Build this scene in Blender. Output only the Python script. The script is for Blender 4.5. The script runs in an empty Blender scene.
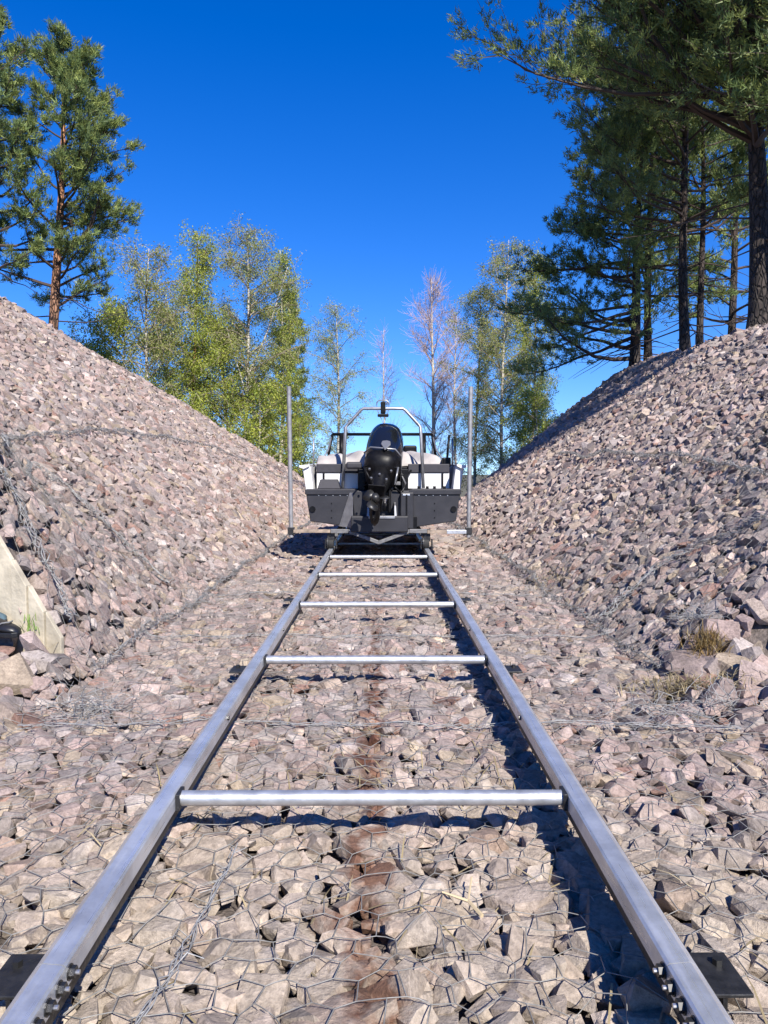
import bpy, bmesh, math, random
import numpy as np
from mathutils import Vector, Matrix
R = math.radians
rng = np.random.default_rng(7)
random.seed(7)
sc = bpy.context.scene
col = sc.collection

# ------------------------------------------------------------------ camera
CAM = Vector((0.03, 0.0, 1.23)); F = 773.0; PITCH = math.atan(38 / F); YAW = math.atan(3 / F)
cd = bpy.data.cameras.new('camera'); cam = bpy.data.objects.new('camera', cd); col.objects.link(cam)
cd.sensor_fit = 'VERTICAL'; cd.sensor_height = 24; cd.lens = F / 1024 * 24; cd.clip_start = 0.05; cd.clip_end = 3000
cam.location = CAM; cam.rotation_euler = (math.pi / 2 - PITCH, 0, -YAW)
sc.camera = cam
# ------------------------------------------------------------------ sky and sun
SUN_EL, SUN_AZ = R(40), R(21)            # azimuth: right of straight behind the camera
w = bpy.data.worlds.new('World'); sc.world = w; w.use_nodes = True
nt = w.node_tree; nt.nodes.clear()
wo = nt.nodes.new('ShaderNodeOutputWorld'); bg = nt.nodes.new('ShaderNodeBackground'); sk = nt.nodes.new('ShaderNodeTexSky')
sk.sky_type = 'NISHITA'; sk.sun_disc = False; sk.sun_elevation = SUN_EL; sk.sun_rotation = math.pi - SUN_AZ
sk.air_density = 1.0; sk.dust_density = 0.05; sk.ozone_density = 4.0; sk.altitude = 300
tcw = nt.nodes.new('ShaderNodeTexCoord'); vad = nt.nodes.new('ShaderNodeVectorMath'); vad.operation = 'ADD'; vad.inputs[1].default_value = (0, 0, .07)
vno = nt.nodes.new('ShaderNodeVectorMath'); vno.operation = 'NORMALIZE'
nt.links.new(tcw.outputs['Generated'], vad.inputs[0]); nt.links.new(vad.outputs[0], vno.inputs[0]); nt.links.new(vno.outputs[0], sk.inputs['Vector'])
hs = nt.nodes.new('ShaderNodeHueSaturation'); hs.inputs['Saturation'].default_value = 1.38; hs.inputs['Hue'].default_value = .519; hs.inputs['Value'].default_value = 1.08
nt.links.new(sk.outputs[0], hs.inputs['Color']); nt.links.new(hs.outputs[0], bg.inputs[0])
bg.inputs[1].default_value = 0.105
nt.links.new(bg.outputs[0], wo.inputs[0])
sd = bpy.data.lights.new('sun', 'SUN'); sun = bpy.data.objects.new('sun', sd); col.objects.link(sun)
sd.energy = 5.0; sd.angle = R(0.5); sd.color = (1.0, 0.94, 0.85)
SUNV = Vector((math.cos(SUN_EL) * math.sin(SUN_AZ), -math.cos(SUN_EL) * math.cos(SUN_AZ), math.sin(SUN_EL)))
sun.rotation_euler = SUNV.to_track_quat('Z', 'Y').to_euler(); sun.location = (10, -20, 25)
vs = sc.view_settings; vs.view_transform = 'Standard'; vs.look = 'None'; vs.exposure = 0.9; vs.gamma = 1.0; vs.use_curve_mapping = False

# ------------------------------------------------------------------ helpers
RM = np.array(cam.rotation_euler.to_matrix())
def ray(px, py):
    d = RM @ np.array([(px - 384) / F, (512 - py) / F, -1.0]); return d
def at(px, py, Y):
    d = ray(px, py); t = (Y - CAM.y) / d[1]; return np.array(CAM) + d * t
def project(P):
    q = (np.asarray(P) - np.array(CAM)) @ RM
    return np.stack([384 + F * q[..., 0] / -q[..., 2], 512 - F * q[..., 1] / -q[..., 2], -q[..., 2]], -1)

class MB:
    def __init__(s): s.v = []; s.f = []; s.n = 0; s.c = []; s.hasc = False
    def add(s, V, Fc, c=None):
        V = np.asarray(V, float); Fc = np.asarray(Fc, np.int64)
        s.v.append(V); s.f.append(Fc + s.n); s.n += len(V)
        if c is not None: s.hasc = True; s.c.append(np.asarray(c, float))
        else: s.c.append(np.ones((len(V), 4)) * .5)
        return s
    def box(s, x0, x1, y0, y1, z0, z1):
        V = [(x, y, z) for z in (z0, z1) for y in (y0, y1) for x in (x0, x1)]
        return s.add(V, [(0, 2, 3, 1), (4, 5, 7, 6), (0, 1, 5, 4), (2, 6, 7, 3), (0, 4, 6, 2), (1, 3, 7, 5)])
    def hexa(s, P):   # 8 corners: bottom ring 0-3, top ring 4-7
        return s.add(P, [(3, 2, 1, 0), (4, 5, 6, 7), (0, 1, 5, 4), (1, 2, 6, 5), (2, 3, 7, 6), (3, 0, 4, 7)])
    def prism(s, poly, axis, a, b):   # polygon in the two other axes, extruded along axis; polygon must be convex or roughly so
        n = len(poly); V = []
        for t in (a, b):
            for (p, q) in poly: V.append({'x': (t, p, q), 'y': (p, t, q), 'z': (p, q, t)}[axis])
        s.add(V, [(i, (i + 1) % n, n + (i + 1) % n, n + i) for i in range(n)])
        k = s.n - 2 * n
        for o in (k, k + n):
            s.f.append(np.array([(o, o + i, o + i + 1, o + i + 1) for i in range(1, n - 1)]))
        return s
    def tube(s, P, r, sides=8, cap=True):
        P = np.asarray(P, float); n = len(P); r = np.broadcast_to(np.asarray(r, float), (n,))
        T = np.gradient(P, axis=0); T /= np.linalg.norm(T, axis=1)[:, None] + 1e-9
        up = np.array([0, 0, 1.0]) if abs(T[:, 2]).mean() < .8 else np.array([0, 1.0, 0])
        A = np.cross(T, up); A /= np.linalg.norm(A, axis=1)[:, None] + 1e-9; B = np.cross(T, A)
        a = np.arange(sides) / sides * 2 * math.pi
        V = P[:, None] + r[:, None, None] * (A[:, None] * np.cos(a)[None, :, None] + B[:, None] * np.sin(a)[None, :, None])
        i = np.arange(n - 1)[:, None] * sides; j = np.arange(sides)[None]; k = (j + 1) % sides
        Fq = np.stack([i + j, i + k, i + sides + k, i + sides + j], -1).reshape(-1, 4)
        s.add(V.reshape(-1, 3), Fq)
        if cap:
            o = s.n - n * sides
            for b in (o, o + (n - 1) * sides):
                s.f.append(np.array([(b, b + q, b + q + 1, b + q + 1) for q in range(1, sides - 1)]))
        return s
    def build(s, name, m, parent=None, smooth=False):
        V = np.concatenate(s.v); C = np.concatenate(s.c)
        quads = [f if f.shape[1] == 4 else np.concatenate([f, f[:, 2:3]], 1) for f in s.f if len(f)]
        Q = np.concatenate(quads); tri = Q[:, 2] == Q[:, 3]
        cnt = np.where(tri, 3, 4); start = np.concatenate([[0], np.cumsum(cnt)[:-1]])
        mask = np.ones(Q.shape, bool); mask[tri, 3] = False
        loops = Q[mask]
        me = bpy.data.meshes.new(name)
        me.vertices.add(len(V)); me.vertices.foreach_set('co', V.astype(np.float32).ravel())
        me.loops.add(len(loops)); me.loops.foreach_set('vertex_index', loops.astype(np.int32))
        me.polygons.add(len(Q)); me.polygons.foreach_set('loop_start', start.astype(np.int32))
        me.polygons.foreach_set('loop_total', cnt.astype(np.int32))
        me.polygons.foreach_set('use_smooth', np.full(len(Q), bool(smooth)))
        if s.hasc:
            a = me.attributes.new('tint', 'FLOAT_COLOR', 'POINT'); a.data.foreach_set('color', C.astype(np.float32).ravel())
        me.update(calc_edges=True)
        o = bpy.data.objects.new(name, me); col.objects.link(o)
        if m: me.materials.append(m)
        if parent: o.parent = parent
        return o
def fixn(o, bevel=0, seg=2, angle=35, smooth=True):
    me = o.data; b = bmesh.new(); b.from_mesh(me); bmesh.ops.remove_doubles(b, verts=b.verts, dist=1e-5)
    bmesh.ops.recalc_face_normals(b, faces=b.faces); b.to_mesh(me); b.free()
    if bevel:
        md = o.modifiers.new('bevel', 'BEVEL'); md.width = bevel; md.segments = seg; md.limit_method = 'ANGLE'; md.angle_limit = R(angle)
    return o
def tag(o, label=None, cat=None, group=None, kind=None):
    if label: o['label'] = label
    if cat: o['category'] = cat
    if group: o['group'] = group
    if kind: o['kind'] = kind
    return o
def empty(name, loc=(0, 0, 0)):
    o = bpy.data.objects.new(name, None); o.location = loc; col.objects.link(o); o.empty_display_size = .2; return o
def child(o, root):
    o.parent = root; o.matrix_parent_inverse = Matrix.Translation(-Vector(root.location)); return o

# ------------------------------------------------------------------ materials
def mat(name, color, rough=.6, metal=0, noise=0.0, nscale=8, bump=0, bscale=40, coat=0):
    m = bpy.data.materials.new(name); m.use_nodes = True; t = m.node_tree; p = t.nodes['Principled BSDF']
    p.inputs['Base Color'].default_value = (*color, 1); p.inputs['Roughness'].default_value = rough; p.inputs['Metallic'].default_value = metal
    p.inputs['Coat Weight'].default_value = coat
    tc = t.nodes.new('ShaderNodeNewGeometry')
    if noise:
        n = t.nodes.new('ShaderNodeTexNoise'); n.inputs['Scale'].default_value = nscale; n.inputs['Detail'].default_value = 6
        t.links.new(tc.outputs['Position'], n.inputs['Vector'])
        mr = t.nodes.new('ShaderNodeMapRange'); mr.inputs[1].default_value = .3; mr.inputs[2].default_value = .7
        mr.inputs[3].default_value = 1 - noise; mr.inputs[4].default_value = 1 + noise
        t.links.new(n.outputs['Fac'], mr.inputs[0])
        mx = t.nodes.new('ShaderNodeVectorMath'); mx.operation = 'SCALE'; mx.inputs[0].default_value = color
        t.links.new(mr.outputs[0], mx.inputs['Scale']); t.links.new(mx.outputs[0], p.inputs['Base Color'])
        m2 = t.nodes.new('ShaderNodeMapRange'); m2.inputs[3].default_value = max(.03, rough - noise * .4); m2.inputs[4].default_value = min(1, rough + noise * .4)
        t.links.new(n.outputs['Fac'], m2.inputs[0]); t.links.new(m2.outputs[0], p.inputs['Roughness'])
    if bump:
        n = t.nodes.new('ShaderNodeTexNoise'); n.inputs['Scale'].default_value = bscale; n.inputs['Detail'].default_value = 8
        t.links.new(tc.outputs['Position'], n.inputs['Vector'])
        b = t.nodes.new('ShaderNodeBump'); b.inputs['Strength'].default_value = bump; b.inputs['Distance'].default_value = .02
        t.links.new(n.outputs['Fac'], b.inputs['Height']); t.links.new(b.outputs[0], p.inputs['Normal'])
    return m
def stone_mat(name, single):
    """Crushed granite: per-stone tint (attribute or object colour), speckle, veins and a rust run down the middle of the track."""
    m = bpy.data.materials.new(name); m.use_nodes = True; t = m.node_tree; p = t.nodes['Principled BSDF']; L = t.links.new; N = t.nodes.new
    p.inputs['Roughness'].default_value = .85; p.inputs['Specular IOR Level'].default_value = .25
    if single: a = N('ShaderNodeObjectInfo'); base = a.outputs['Color']
    else: a = N('ShaderNodeAttribute'); a.attribute_name = 'tint'; base = a.outputs['Color']
    g = N('ShaderNodeNewGeometry'); pos = g.outputs['Position']
    n1 = N('ShaderNodeTexNoise'); n1.inputs['Scale'].default_value = 55; n1.inputs['Detail'].default_value = 7; n1.inputs['Roughness'].default_value = .7; L(pos, n1.inputs['Vector'])
    n2 = N('ShaderNodeTexNoise'); n2.inputs['Scale'].default_value = 11; n2.inputs['Detail'].default_value = 3; L(pos, n2.inputs['Vector'])
    r1 = N('ShaderNodeMapRange'); r1.inputs[1].default_value = .3; r1.inputs[2].default_value = .7; r1.inputs[3].default_value = .6; r1.inputs[4].default_value = 1.35; L(n1.outputs['Fac'], r1.inputs[0])
    r2 = N('ShaderNodeMapRange'); r2.inputs[1].default_value = .3; r2.inputs[2].default_value = .7; r2.inputs[3].default_value = .78; r2.inputs[4].default_value = 1.2; L(n2.outputs['Fac'], r2.inputs[0])
    mu = N('ShaderNodeMath'); mu.operation = 'MULTIPLY'; L(r1.outputs[0], mu.inputs[0]); L(r2.outputs[0], mu.inputs[1])
    sc_ = N('ShaderNodeVectorMath'); sc_.operation = 'SCALE'; L(base, sc_.inputs[0]); L(mu.outputs[0], sc_.inputs['Scale'])
    # rust run
    sx = N('ShaderNodeSeparateXYZ'); L(pos, sx.inputs[0])
    n3 = N('ShaderNodeTexNoise'); n3.inputs['Scale'].default_value = 9; n3.inputs['Detail'].default_value = 5; L(pos, n3.inputs['Vector'])
    n4 = N('ShaderNodeTexNoise'); n4.inputs['Scale'].default_value = 3.2; n4.inputs['Detail'].default_value = 6; n4.inputs['Roughness'].default_value = .65; L(pos, n4.inputs['Vector'])
    wx_ = N('ShaderNodeMath'); wx_.operation = 'MULTIPLY_ADD'; wx_.inputs[1].default_value = .5; wx_.inputs[2].default_value = -.24; L(n4.outputs['Fac'], wx_.inputs[0])
    ax = N('ShaderNodeMath'); ax.operation = 'ADD'; L(wx_.outputs[0], ax.inputs[1]); L(sx.outputs[0], ax.inputs[0])
    ab = N('ShaderNodeMath'); ab.operation = 'ABSOLUTE'; L(ax.outputs[0], ab.inputs[0])
    k = N('ShaderNodeMath'); k.operation = 'MULTIPLY_ADD'; k.inputs[1].default_value = -15.0; k.inputs[2].default_value = .95; L(ab.outputs[0], k.inputs[0])
    k2 = N('ShaderNodeMath'); k2.operation = 'MULTIPLY_ADD'; k2.inputs[1].default_value = 3.2; L(n3.outputs['Fac'], k2.inputs[0]); k2.inputs[2].default_value = -1.38
    k3 = N('ShaderNodeMath'); k3.operation = 'ADD'; L(k.outputs[0], k3.inputs[0]); L(k2.outputs[0], k3.inputs[1]); k3.use_clamp = True
    yf = N('ShaderNodeMapRange'); yf.inputs[1].default_value = 5; yf.inputs[2].default_value = 9; yf.inputs[3].default_value = .85; yf.inputs[4].default_value = 0; L(sx.outputs[1], yf.inputs[0])
    k4 = N('ShaderNodeMath'); k4.operation = 'MULTIPLY'; L(k3.outputs[0], k4.inputs[0]); L(yf.outputs[0], k4.inputs[1])
    mx = N('ShaderNodeMix'); mx.data_type = 'RGBA'; L(k4.outputs[0], mx.inputs['Factor']); L(sc_.outputs[0], mx.inputs[6])
    rc = N('ShaderNodeVectorMath'); rc.operation = 'MULTIPLY'; rc.inputs[1].default_value = (.36, .175, .11); L(sc_.outputs[0], rc.inputs[0]); L(rc.outputs[0], mx.inputs[7])
    L(mx.outputs[2], p.inputs['Base Color'])
    b = N('ShaderNodeBump'); b.inputs['Strength'].default_value = .8; b.inputs['Distance'].default_value = .015; L(n1.outputs['Fac'], b.inputs['Height']); L(b.outputs[0], p.inputs['Normal'])
    return m
def leaf_mat(name, rough=.55, trans=.35):
    m = bpy.data.materials.new(name); m.use_nodes = True; t = m.node_tree; p = t.nodes['Principled BSDF']; L = t.links.new; N = t.nodes.new
    a = N('ShaderNodeAttribute'); a.attribute_name = 'tint'; L(a.outputs['Color'], p.inputs['Base Color']); p.inputs['Roughness'].default_value = rough
    p.inputs['Specular IOR Level'].default_value = .3
    tr = N('ShaderNodeBsdfTranslucent'); L(a.outputs['Color'], tr.inputs['Color'])
    ms = N('ShaderNodeMixShader'); ms.inputs[0].default_value = trans; out = t.nodes['Material Output']
    L(p.outputs[0], ms.inputs[1]); L(tr.outputs[0], ms.inputs[2]); L(ms.outputs[0], out.inputs[0]); return m
def bark_mat(name, c_low, c_high, z0, z1, bands=False):
    m = bpy.data.materials.new(name); m.use_nodes = True; t = m.node_tree; p = t.nodes['Principled BSDF']; L = t.links.new; N = t.nodes.new
    p.inputs['Roughness'].default_value = .85
    tc = N('ShaderNodeTexCoord'); sx = N('ShaderNodeSeparateXYZ'); L(tc.outputs['Object'], sx.inputs[0])
    mr = N('ShaderNodeMapRange'); mr.inputs[1].default_value = z0; mr.inputs[2].default_value = z1; L(sx.outputs[2], mr.inputs[0])
    mx = N('ShaderNodeMix'); mx.data_type = 'RGBA'; mx.inputs[6].default_value = (*c_low, 1); mx.inputs[7].default_value = (*c_high, 1); L(mr.outputs[0], mx.inputs['Factor'])
    n = N('ShaderNodeTexNoise'); n.inputs['Scale'].default_value = 4; n.inputs['Detail'].default_value = 6
    mp = N('ShaderNodeMapping'); mp.inputs['Scale'].default_value = (.7, .7, 3.2) if bands else (4, 4, .8); L(tc.outputs['Object'], mp.inputs['Vector']); L(mp.outputs[0], n.inputs['Vector'])
    r = N('ShaderNodeMapRange'); r.inputs[1].default_value = .40 if bands else .3; r.inputs[2].default_value = .46 if bands else .7
    r.inputs[3].default_value = .12 if bands else .45; r.inputs[4].default_value = 1 if bands else 1.4; L(n.outputs['Fac'], r.inputs[0])
    s = N('ShaderNodeVectorMath'); s.operation = 'SCALE'; L(mx.outputs[2], s.inputs[0]); L(r.outputs[0], s.inputs['Scale']); L(s.outputs[0], p.inputs['Base Color'])
    if bands:
        b = N('ShaderNodeBump'); b.inputs['Strength'].default_value = .6; b.inputs['Distance'].default_value = .03; L(n.outputs['Fac'], b.inputs['Height']); L(b.outputs[0], p.inputs['Normal'])
    else:      # plated bark with dark cracks
        nw = N('ShaderNodeVectorMath'); nw.operation = 'MULTIPLY_ADD'; nw.inputs[1].default_value = (.25, .25, .25); L(n.outputs['Color'], nw.inputs[0])
        m2 = N('ShaderNodeMapping'); m2.inputs['Scale'].default_value = (9, 9, 3.2); L(tc.outputs['Object'], m2.inputs['Vector']); L(m2.outputs[0], nw.inputs[2])
        vo = N('ShaderNodeTexVoronoi'); vo.feature = 'DISTANCE_TO_EDGE'; vo.inputs['Scale'].default_value = 1.3; L(nw.outputs[0], vo.inputs['Vector'])
        vr = N('ShaderNodeMapRange'); vr.inputs[1].default_value = .0; vr.inputs[2].default_value = .16; vr.inputs[3].default_value = .3; vr.inputs[4].default_value = 1.25; L(vo.outputs['Distance'], vr.inputs[0])
        s2 = N('ShaderNodeVectorMath'); s2.operation = 'SCALE'; L(s.outputs[0], s2.inputs[0]); L(vr.outputs[0], s2.inputs['Scale']); L(s2.outputs[0], p.inputs['Base Color'])
        b = N('ShaderNodeBump'); b.inputs['Strength'].default_value = 1.0; b.inputs['Distance'].default_value = .05; L(vr.outputs[0], b.inputs['Height']); L(b.outputs[0], p.inputs['Normal'])
    return m

M = {}
M['ground'] = mat('forest_floor', (.10, .09, .05), .95, noise=.4, nscale=1.5, bump=.5, bscale=20)
M['core'] = mat('stone_core', (.11, .09, .08), .95, noise=.5, nscale=25, bump=1, bscale=60)  # grit under the stones, coloured dark to deepen the shade in the gaps
M['stone'] = stone_mat('crushed_granite', False); M['stone1'] = stone_mat('crushed_granite_single', True)
M['galv'] = mat('galvanised_steel', (.70, .73, .78), .40, .8, noise=.2, nscale=9, bump=.05, bscale=50)
M['dullgalv'] = mat('dull_galvanised_steel', (.15, .15, .155), .6, .4, noise=.25, nscale=20)
def rail_mat():
    m = mat('galvanised_rail', (.70, .73, .78), .36, .68); t = m.node_tree; p = t.nodes['Principled BSDF']; L = t.links.new; N = t.nodes.new
    g = N('ShaderNodeNewGeometry'); mp_ = N('ShaderNodeMapping'); mp_.inputs['Scale'].default_value = (70, 2.2, 70); L(g.outputs['Position'], mp_.inputs['Vector'])
    n = N('ShaderNodeTexNoise'); n.inputs['Scale'].default_value = 1; n.inputs['Detail'].default_value = 8; n.inputs['Roughness'].default_value = .65; L(mp_.outputs[0], n.inputs['Vector'])
    n2 = N('ShaderNodeTexNoise'); n2.inputs['Scale'].default_value = 7; n2.inputs['Detail'].default_value = 9; n2.inputs['Roughness'].default_value = .7; L(g.outputs['Position'], n2.inputs['Vector'])
    r1 = N('ShaderNodeMapRange'); r1.inputs[1].default_value = .35; r1.inputs[2].default_value = .65; r1.inputs[3].default_value = .22; r1.inputs[4].default_value = .5; L(n.outputs['Fac'], r1.inputs[0]); L(r1.outputs[0], p.inputs['Roughness'])
    cr_ = N('ShaderNodeValToRGB'); cr_.color_ramp.elements[0].position = .32; cr_.color_ramp.elements[0].color = (.44, .45, .47, 1); cr_.color_ramp.elements[1].position = .62; cr_.color_ramp.elements[1].color = (.66, .68, .71, 1)
    L(n2.outputs['Fac'], cr_.inputs[0]); L(cr_.outputs[0], p.inputs['Base Color'])
    b = N('ShaderNodeBump'); b.inputs['Strength'].default_value = .10; b.inputs['Distance'].default_value = .01; L(n.outputs['Fac'], b.inputs['Height']); L(b.outputs[0], p.inputs['Normal']); return m
M['rail'] = rail_mat()
M['pipe'] = mat('galvanised_pipe', (.52, .53, .54), .42, .75, noise=.2, nscale=20, bump=.05, bscale=90)
M['wire'] = mat('galvanised_wire', (.24, .235, .22), .6, .3, noise=.3, nscale=30)
M['seam'] = mat('lacing_wire', (.30, .30, .295), .6, .3, noise=.3, nscale=30)
M['blacksteel'] = mat('black_painted_steel', (.02, .02, .021), .45, .2, noise=.4, nscale=30, bump=.2)
M['bolt'] = mat('bolt_steel', (.06, .06, .06), .4, .8)
M['washer'] = mat('washer_steel', (.6, .6, .6), .35, .9)
M['alu'] = mat('painted_grey_hull', (.018, .018, .023), .5, .1, noise=.18, nscale=7, bump=.03)
M['alu2'] = mat('bare_aluminium', (.30, .305, .32), .42, .7, noise=.2, nscale=12)
M['white'] = mat('white_gelcoat', (.62, .62, .61), .35, noise=.05, nscale=5)
M['deck'] = mat('dark_grey_deck', (.024, .023, .030), .65, noise=.2, nscale=20)
M['cowl'] = mat('black_gloss_cowl', (.006, .007, .010), .12, coat=.6)
M['blackp'] = mat('black_plastic', (.006, .006, .007), .42, noise=.3, nscale=20)
M['blackp'].node_tree.nodes['Principled BSDF'].inputs['Specular IOR Level'].default_value = .15
M['badge'] = mat('silver_badge', (.22, .225, .235), .35, .6)
M['prop'] = mat('dark_steel_propeller', (.03, .03, .03), .4, .4, noise=.3)
M['tarp'] = mat('white_tarp', (.36, .335, .32), .8, noise=.12, nscale=6, bump=.3, bscale=14)
M['wood'] = mat('weathered_plank', (.24, .19, .15), .85, noise=.35, nscale=14, bump=.3)
M['postm'] = mat('weathered_pipe', (.26, .26, .27), .55, .5, noise=.25, nscale=12)
M['rubber'] = mat('rubber', (.02, .02, .02), .8, noise=.3)
M['concrete'] = mat('pale_board_marked_concrete', (.40, .355, .27), .9, noise=.3, nscale=5, bump=.35, bscale=30)
M['pine'] = leaf_mat('pine_needles', .5, .42); M['birch'] = leaf_mat('birch_leaves', .5, .4); M['dry'] = leaf_mat('grass_blades', .8, .3)
M['pinebark'] = bark_mat('pine_bark', (.12, .075, .055), (.30, .145, .075), .5, 4.0)
M['pinebark_dark'] = bark_mat('pine_bark_dark', (.032, .024, .02), (.055, .034, .025), 1, 8)
M['pinelimb'] = mat('pine_limbs', (.055, .038, .03), .85)
M['birchbark'] = bark_mat('birch_bark', (.40, .37, .33), (.40, .37, .33), 0, 1, True)
M['twig'] = mat('birch_twigs', (.26, .21, .17), .8); M['redtwig'] = mat('bare_red_twigs', (.38, .28, .25), .8)
M['paletwig'] = mat('pale_limbs', (.45, .41, .35), .8, noise=.3)
gm = bpy.data.materials.new('windscreen_glass'); gm.use_nodes = True; gp = gm.node_tree.nodes['Principled BSDF']
gp.inputs['Transmission Weight'].default_value = 1; gp.inputs['Roughness'].default_value = .02; gp.inputs['IOR'].default_value = 1.1; gp.inputs['Base Color'].default_value = (.86, .92, .96, 1)
M['glass'] = gm

# ------------------------------------------------------------------ terrain
TOE = 1.72
def sstep(a, b, x): t = np.clip((x - a) / (b - a), 0, 1); return t * t * (3 - 2 * t)
def wob(X, Y, s, k=0.0): return np.sin(X * s + 1.3 + k) * np.cos(Y * s * .83 + .4 + k) + .5 * np.sin(X * s * 2.3 + Y * s * 1.7 + k)
def H(X, Y):
    X = np.asarray(X, float); Y = np.asarray(Y, float); ax = np.abs(X); left = X < 0
    d = ax - TOE - .04 * wob(X * 0, Y, 1.1)
    sl = np.where(left, .74 + .80 * (1 - sstep(4.9, 7.4, Y)), .72)
    up = np.where(d > 0, d * sl, 0) + .05 * wob(X, Y, .9) * sstep(.3, 2, d) 
    # soft toe
    up = np.where(np.abs(d) < .25, (d + .25) ** 2 * sl, up) if False else up
    XcL = np.interp(Y, [0, 19, 24, 28.9, 30.5, 32.5], [14, 9.5, 7.2, 5.6, 3.0, TOE])
    XcR = np.interp(Y, [0, 12, 15.4, 21, 27, 60], [7.4, 7.55, 7.7, 8.2, 8.6, 9.5])
    platL = (XcL - TOE) * .74 + .02 * np.maximum(ax - XcL, 0) + .1 * wob(X, Y, .5)
    platR = (XcR - TOE) * .72 + .02 * np.maximum(ax - XcR, 0) + .1 * wob(X, Y, .5, 2)
    plat = np.where(left, platL, platR)
    a = np.minimum(up, plat); 
    k = .5; hmix = np.clip(.5 + .5 * (plat - up) / k, 0, 1); sm = plat * (1 - hmix) + up * hmix - k * hmix * (1 - hmix)
    a = np.where(d > 1, sm, a)
    endR = 23 + (ax - 2.8) * .87
    fl = a - 1.0 * np.maximum(Y - endR, 0)
    a = np.where(left, a, np.where(Y > endR, np.maximum(fl, -.2), a))
    # near ends of the banks
    eL = 4.62 + (ax - 1.9) * .3; eR = 4.65 + (ax - 1.75) * .18
    e = np.where(left, eL, eR)
    low = np.where(left, .22 * sstep(1.6, 2.0, ax) * sstep(3.5, 4.5, Y), .10 * sstep(1.6, 2.6, ax))
    a = np.where(d > 0, low + (a - low) * np.where(left, sstep(-.10, .05, Y - e), sstep(-.35, .2, Y - e)), a)
    return np.where(a < -.2, -.2, a)
def hit(px, py, y0=1.0, y1=60):
    d = ray(px, py); Ys = np.arange(y0, y1, .02); t = Ys / d[1]
    P = np.array(CAM)[None] + d[None] * t[:, None]; h = H(P[:, 0], P[:, 1]); k = np.argmax(P[:, 2] < h)
    return P[k] if (P[k, 2] < h[k] and k) else None
def normal(X, Y, e=.12):
    nx = -(H(X + e, Y) - H(X - e, Y)) / (2 * e); ny = -(H(X, Y + e) - H(X, Y - e)) / (2 * e)
    n = np.stack([nx, ny, np.ones_like(nx)], -1); return n / np.linalg.norm(n, axis=-1, keepdims=True)
def sheet(name, xs, ys, m, dz, clip=None, parent=None):
    X, Y = np.meshgrid(xs, ys); Z = H(X, Y) + dz
    V = np.stack([X, Y, Z], -1).reshape(-1, 3); nx = len(xs)
    i, j = np.meshgrid(np.arange(len(ys) - 1), np.arange(nx - 1), indexing='ij'); a = (i * nx + j).ravel()
    Fq = np.stack([a, a + 1, a + nx + 1, a + nx], -1)
    return MB().add(V, Fq).build(name, m, parent, True)
gx = np.concatenate([[-900, -400, -150, -70, -40, -28], np.arange(-22, -10, .8), np.arange(-10, 10.01, .2), np.arange(10.8, 22, .8), [28, 40, 70, 150, 400, 900]])
gy = np.concatenate([[-300, -80, -20, -6], np.arange(-2, 34, .2), np.arange(35, 60, 2), [80, 120, 250, 600, 1500]])
ground = tag(sheet('ground', gx, gy, M['ground'], -.16), kind='structure')
bed = tag(sheet('track_bed', np.arange(-TOE, TOE + .01, TOE / 14), np.arange(.4, 33, .25), M['core'], -.055), kind='structure')
bank_l = tag(sheet('bank_left', np.arange(-11.6, -TOE + .001, .2), np.arange(4.4, 33, .2), M['core'], -.10), kind='structure')
bank_r = tag(sheet('bank_right', np.arange(TOE, 9.9, .2), np.arange(4.4, 30, .2), M['core'], -.10), kind='structure')

# ------------------------------------------------------------------ stones
def hull_rock(ncut, seed, flat):
    r = np.random.default_rng(seed); b = bmesh.new(); bmesh.ops.create_cube(b, size=2)
    for k in range(ncut + 1):
        n = r.normal(size=3); n /= np.linalg.norm(n); d = r.uniform(.62, .98)
        if k == 0: n = np.array([r.normal(0, .12), r.normal(0, .12), 1.0]); d = r.uniform(.6, .85)
        g = bmesh.ops.bisect_plane(b, geom=b.verts[:] + b.edges[:] + b.faces[:], plane_co=tuple(n * d), plane_no=tuple(n), clear_outer=True)
        cut = [e for e in g['geom_cut'] if isinstance(e, bmesh.types.BMEdge)]
        if cut: bmesh.ops.holes_fill(b, edges=cut)
    bmesh.ops.remove_doubles(b, verts=b.verts, dist=.09)
    for v in b.verts: v.co = Vector(np.array(v.co) * r.uniform(.93, 1.07))
    bmesh.ops.delete(b, geom=b.edges[:] + b.faces[:], context='EDGES_FACES') if b.edges else None
    res = bmesh.ops.convex_hull(b, input=b.verts[:])
    bmesh.ops.delete(b, geom=[v for v in b.verts if not v.link_faces], context='VERTS')
    bmesh.ops.triangulate(b, faces=b.faces); bmesh.ops.recalc_face_normals(b, faces=b.faces)
    b.verts.index_update(); V = np.array([v.co[:] for v in b.verts]); T = np.array([[v.index for v in f.verts] for f in b.faces]); b.free()
    V = V * [1, r.uniform(.7, .95), flat * r.uniform(.85, 1.15)] * .92
    return V, T
ROCK = [hull_rock(8, 100 + i, .78) for i in range(24)]; ROCKF = [hull_rock(4, 300 + i, .8) for i in range(14)]
PAL = .69 * np.array([(.40, .315, .285), (.35, .30, .28), (.45, .36, .30), (.43, .325, .29), (.30, .25, .235), (.52, .45, .41), (.35, .22, .18), (.46, .37, .28)])
PW = np.array([.24, .2, .12, .18, .1, .07, .03, .06])
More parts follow.
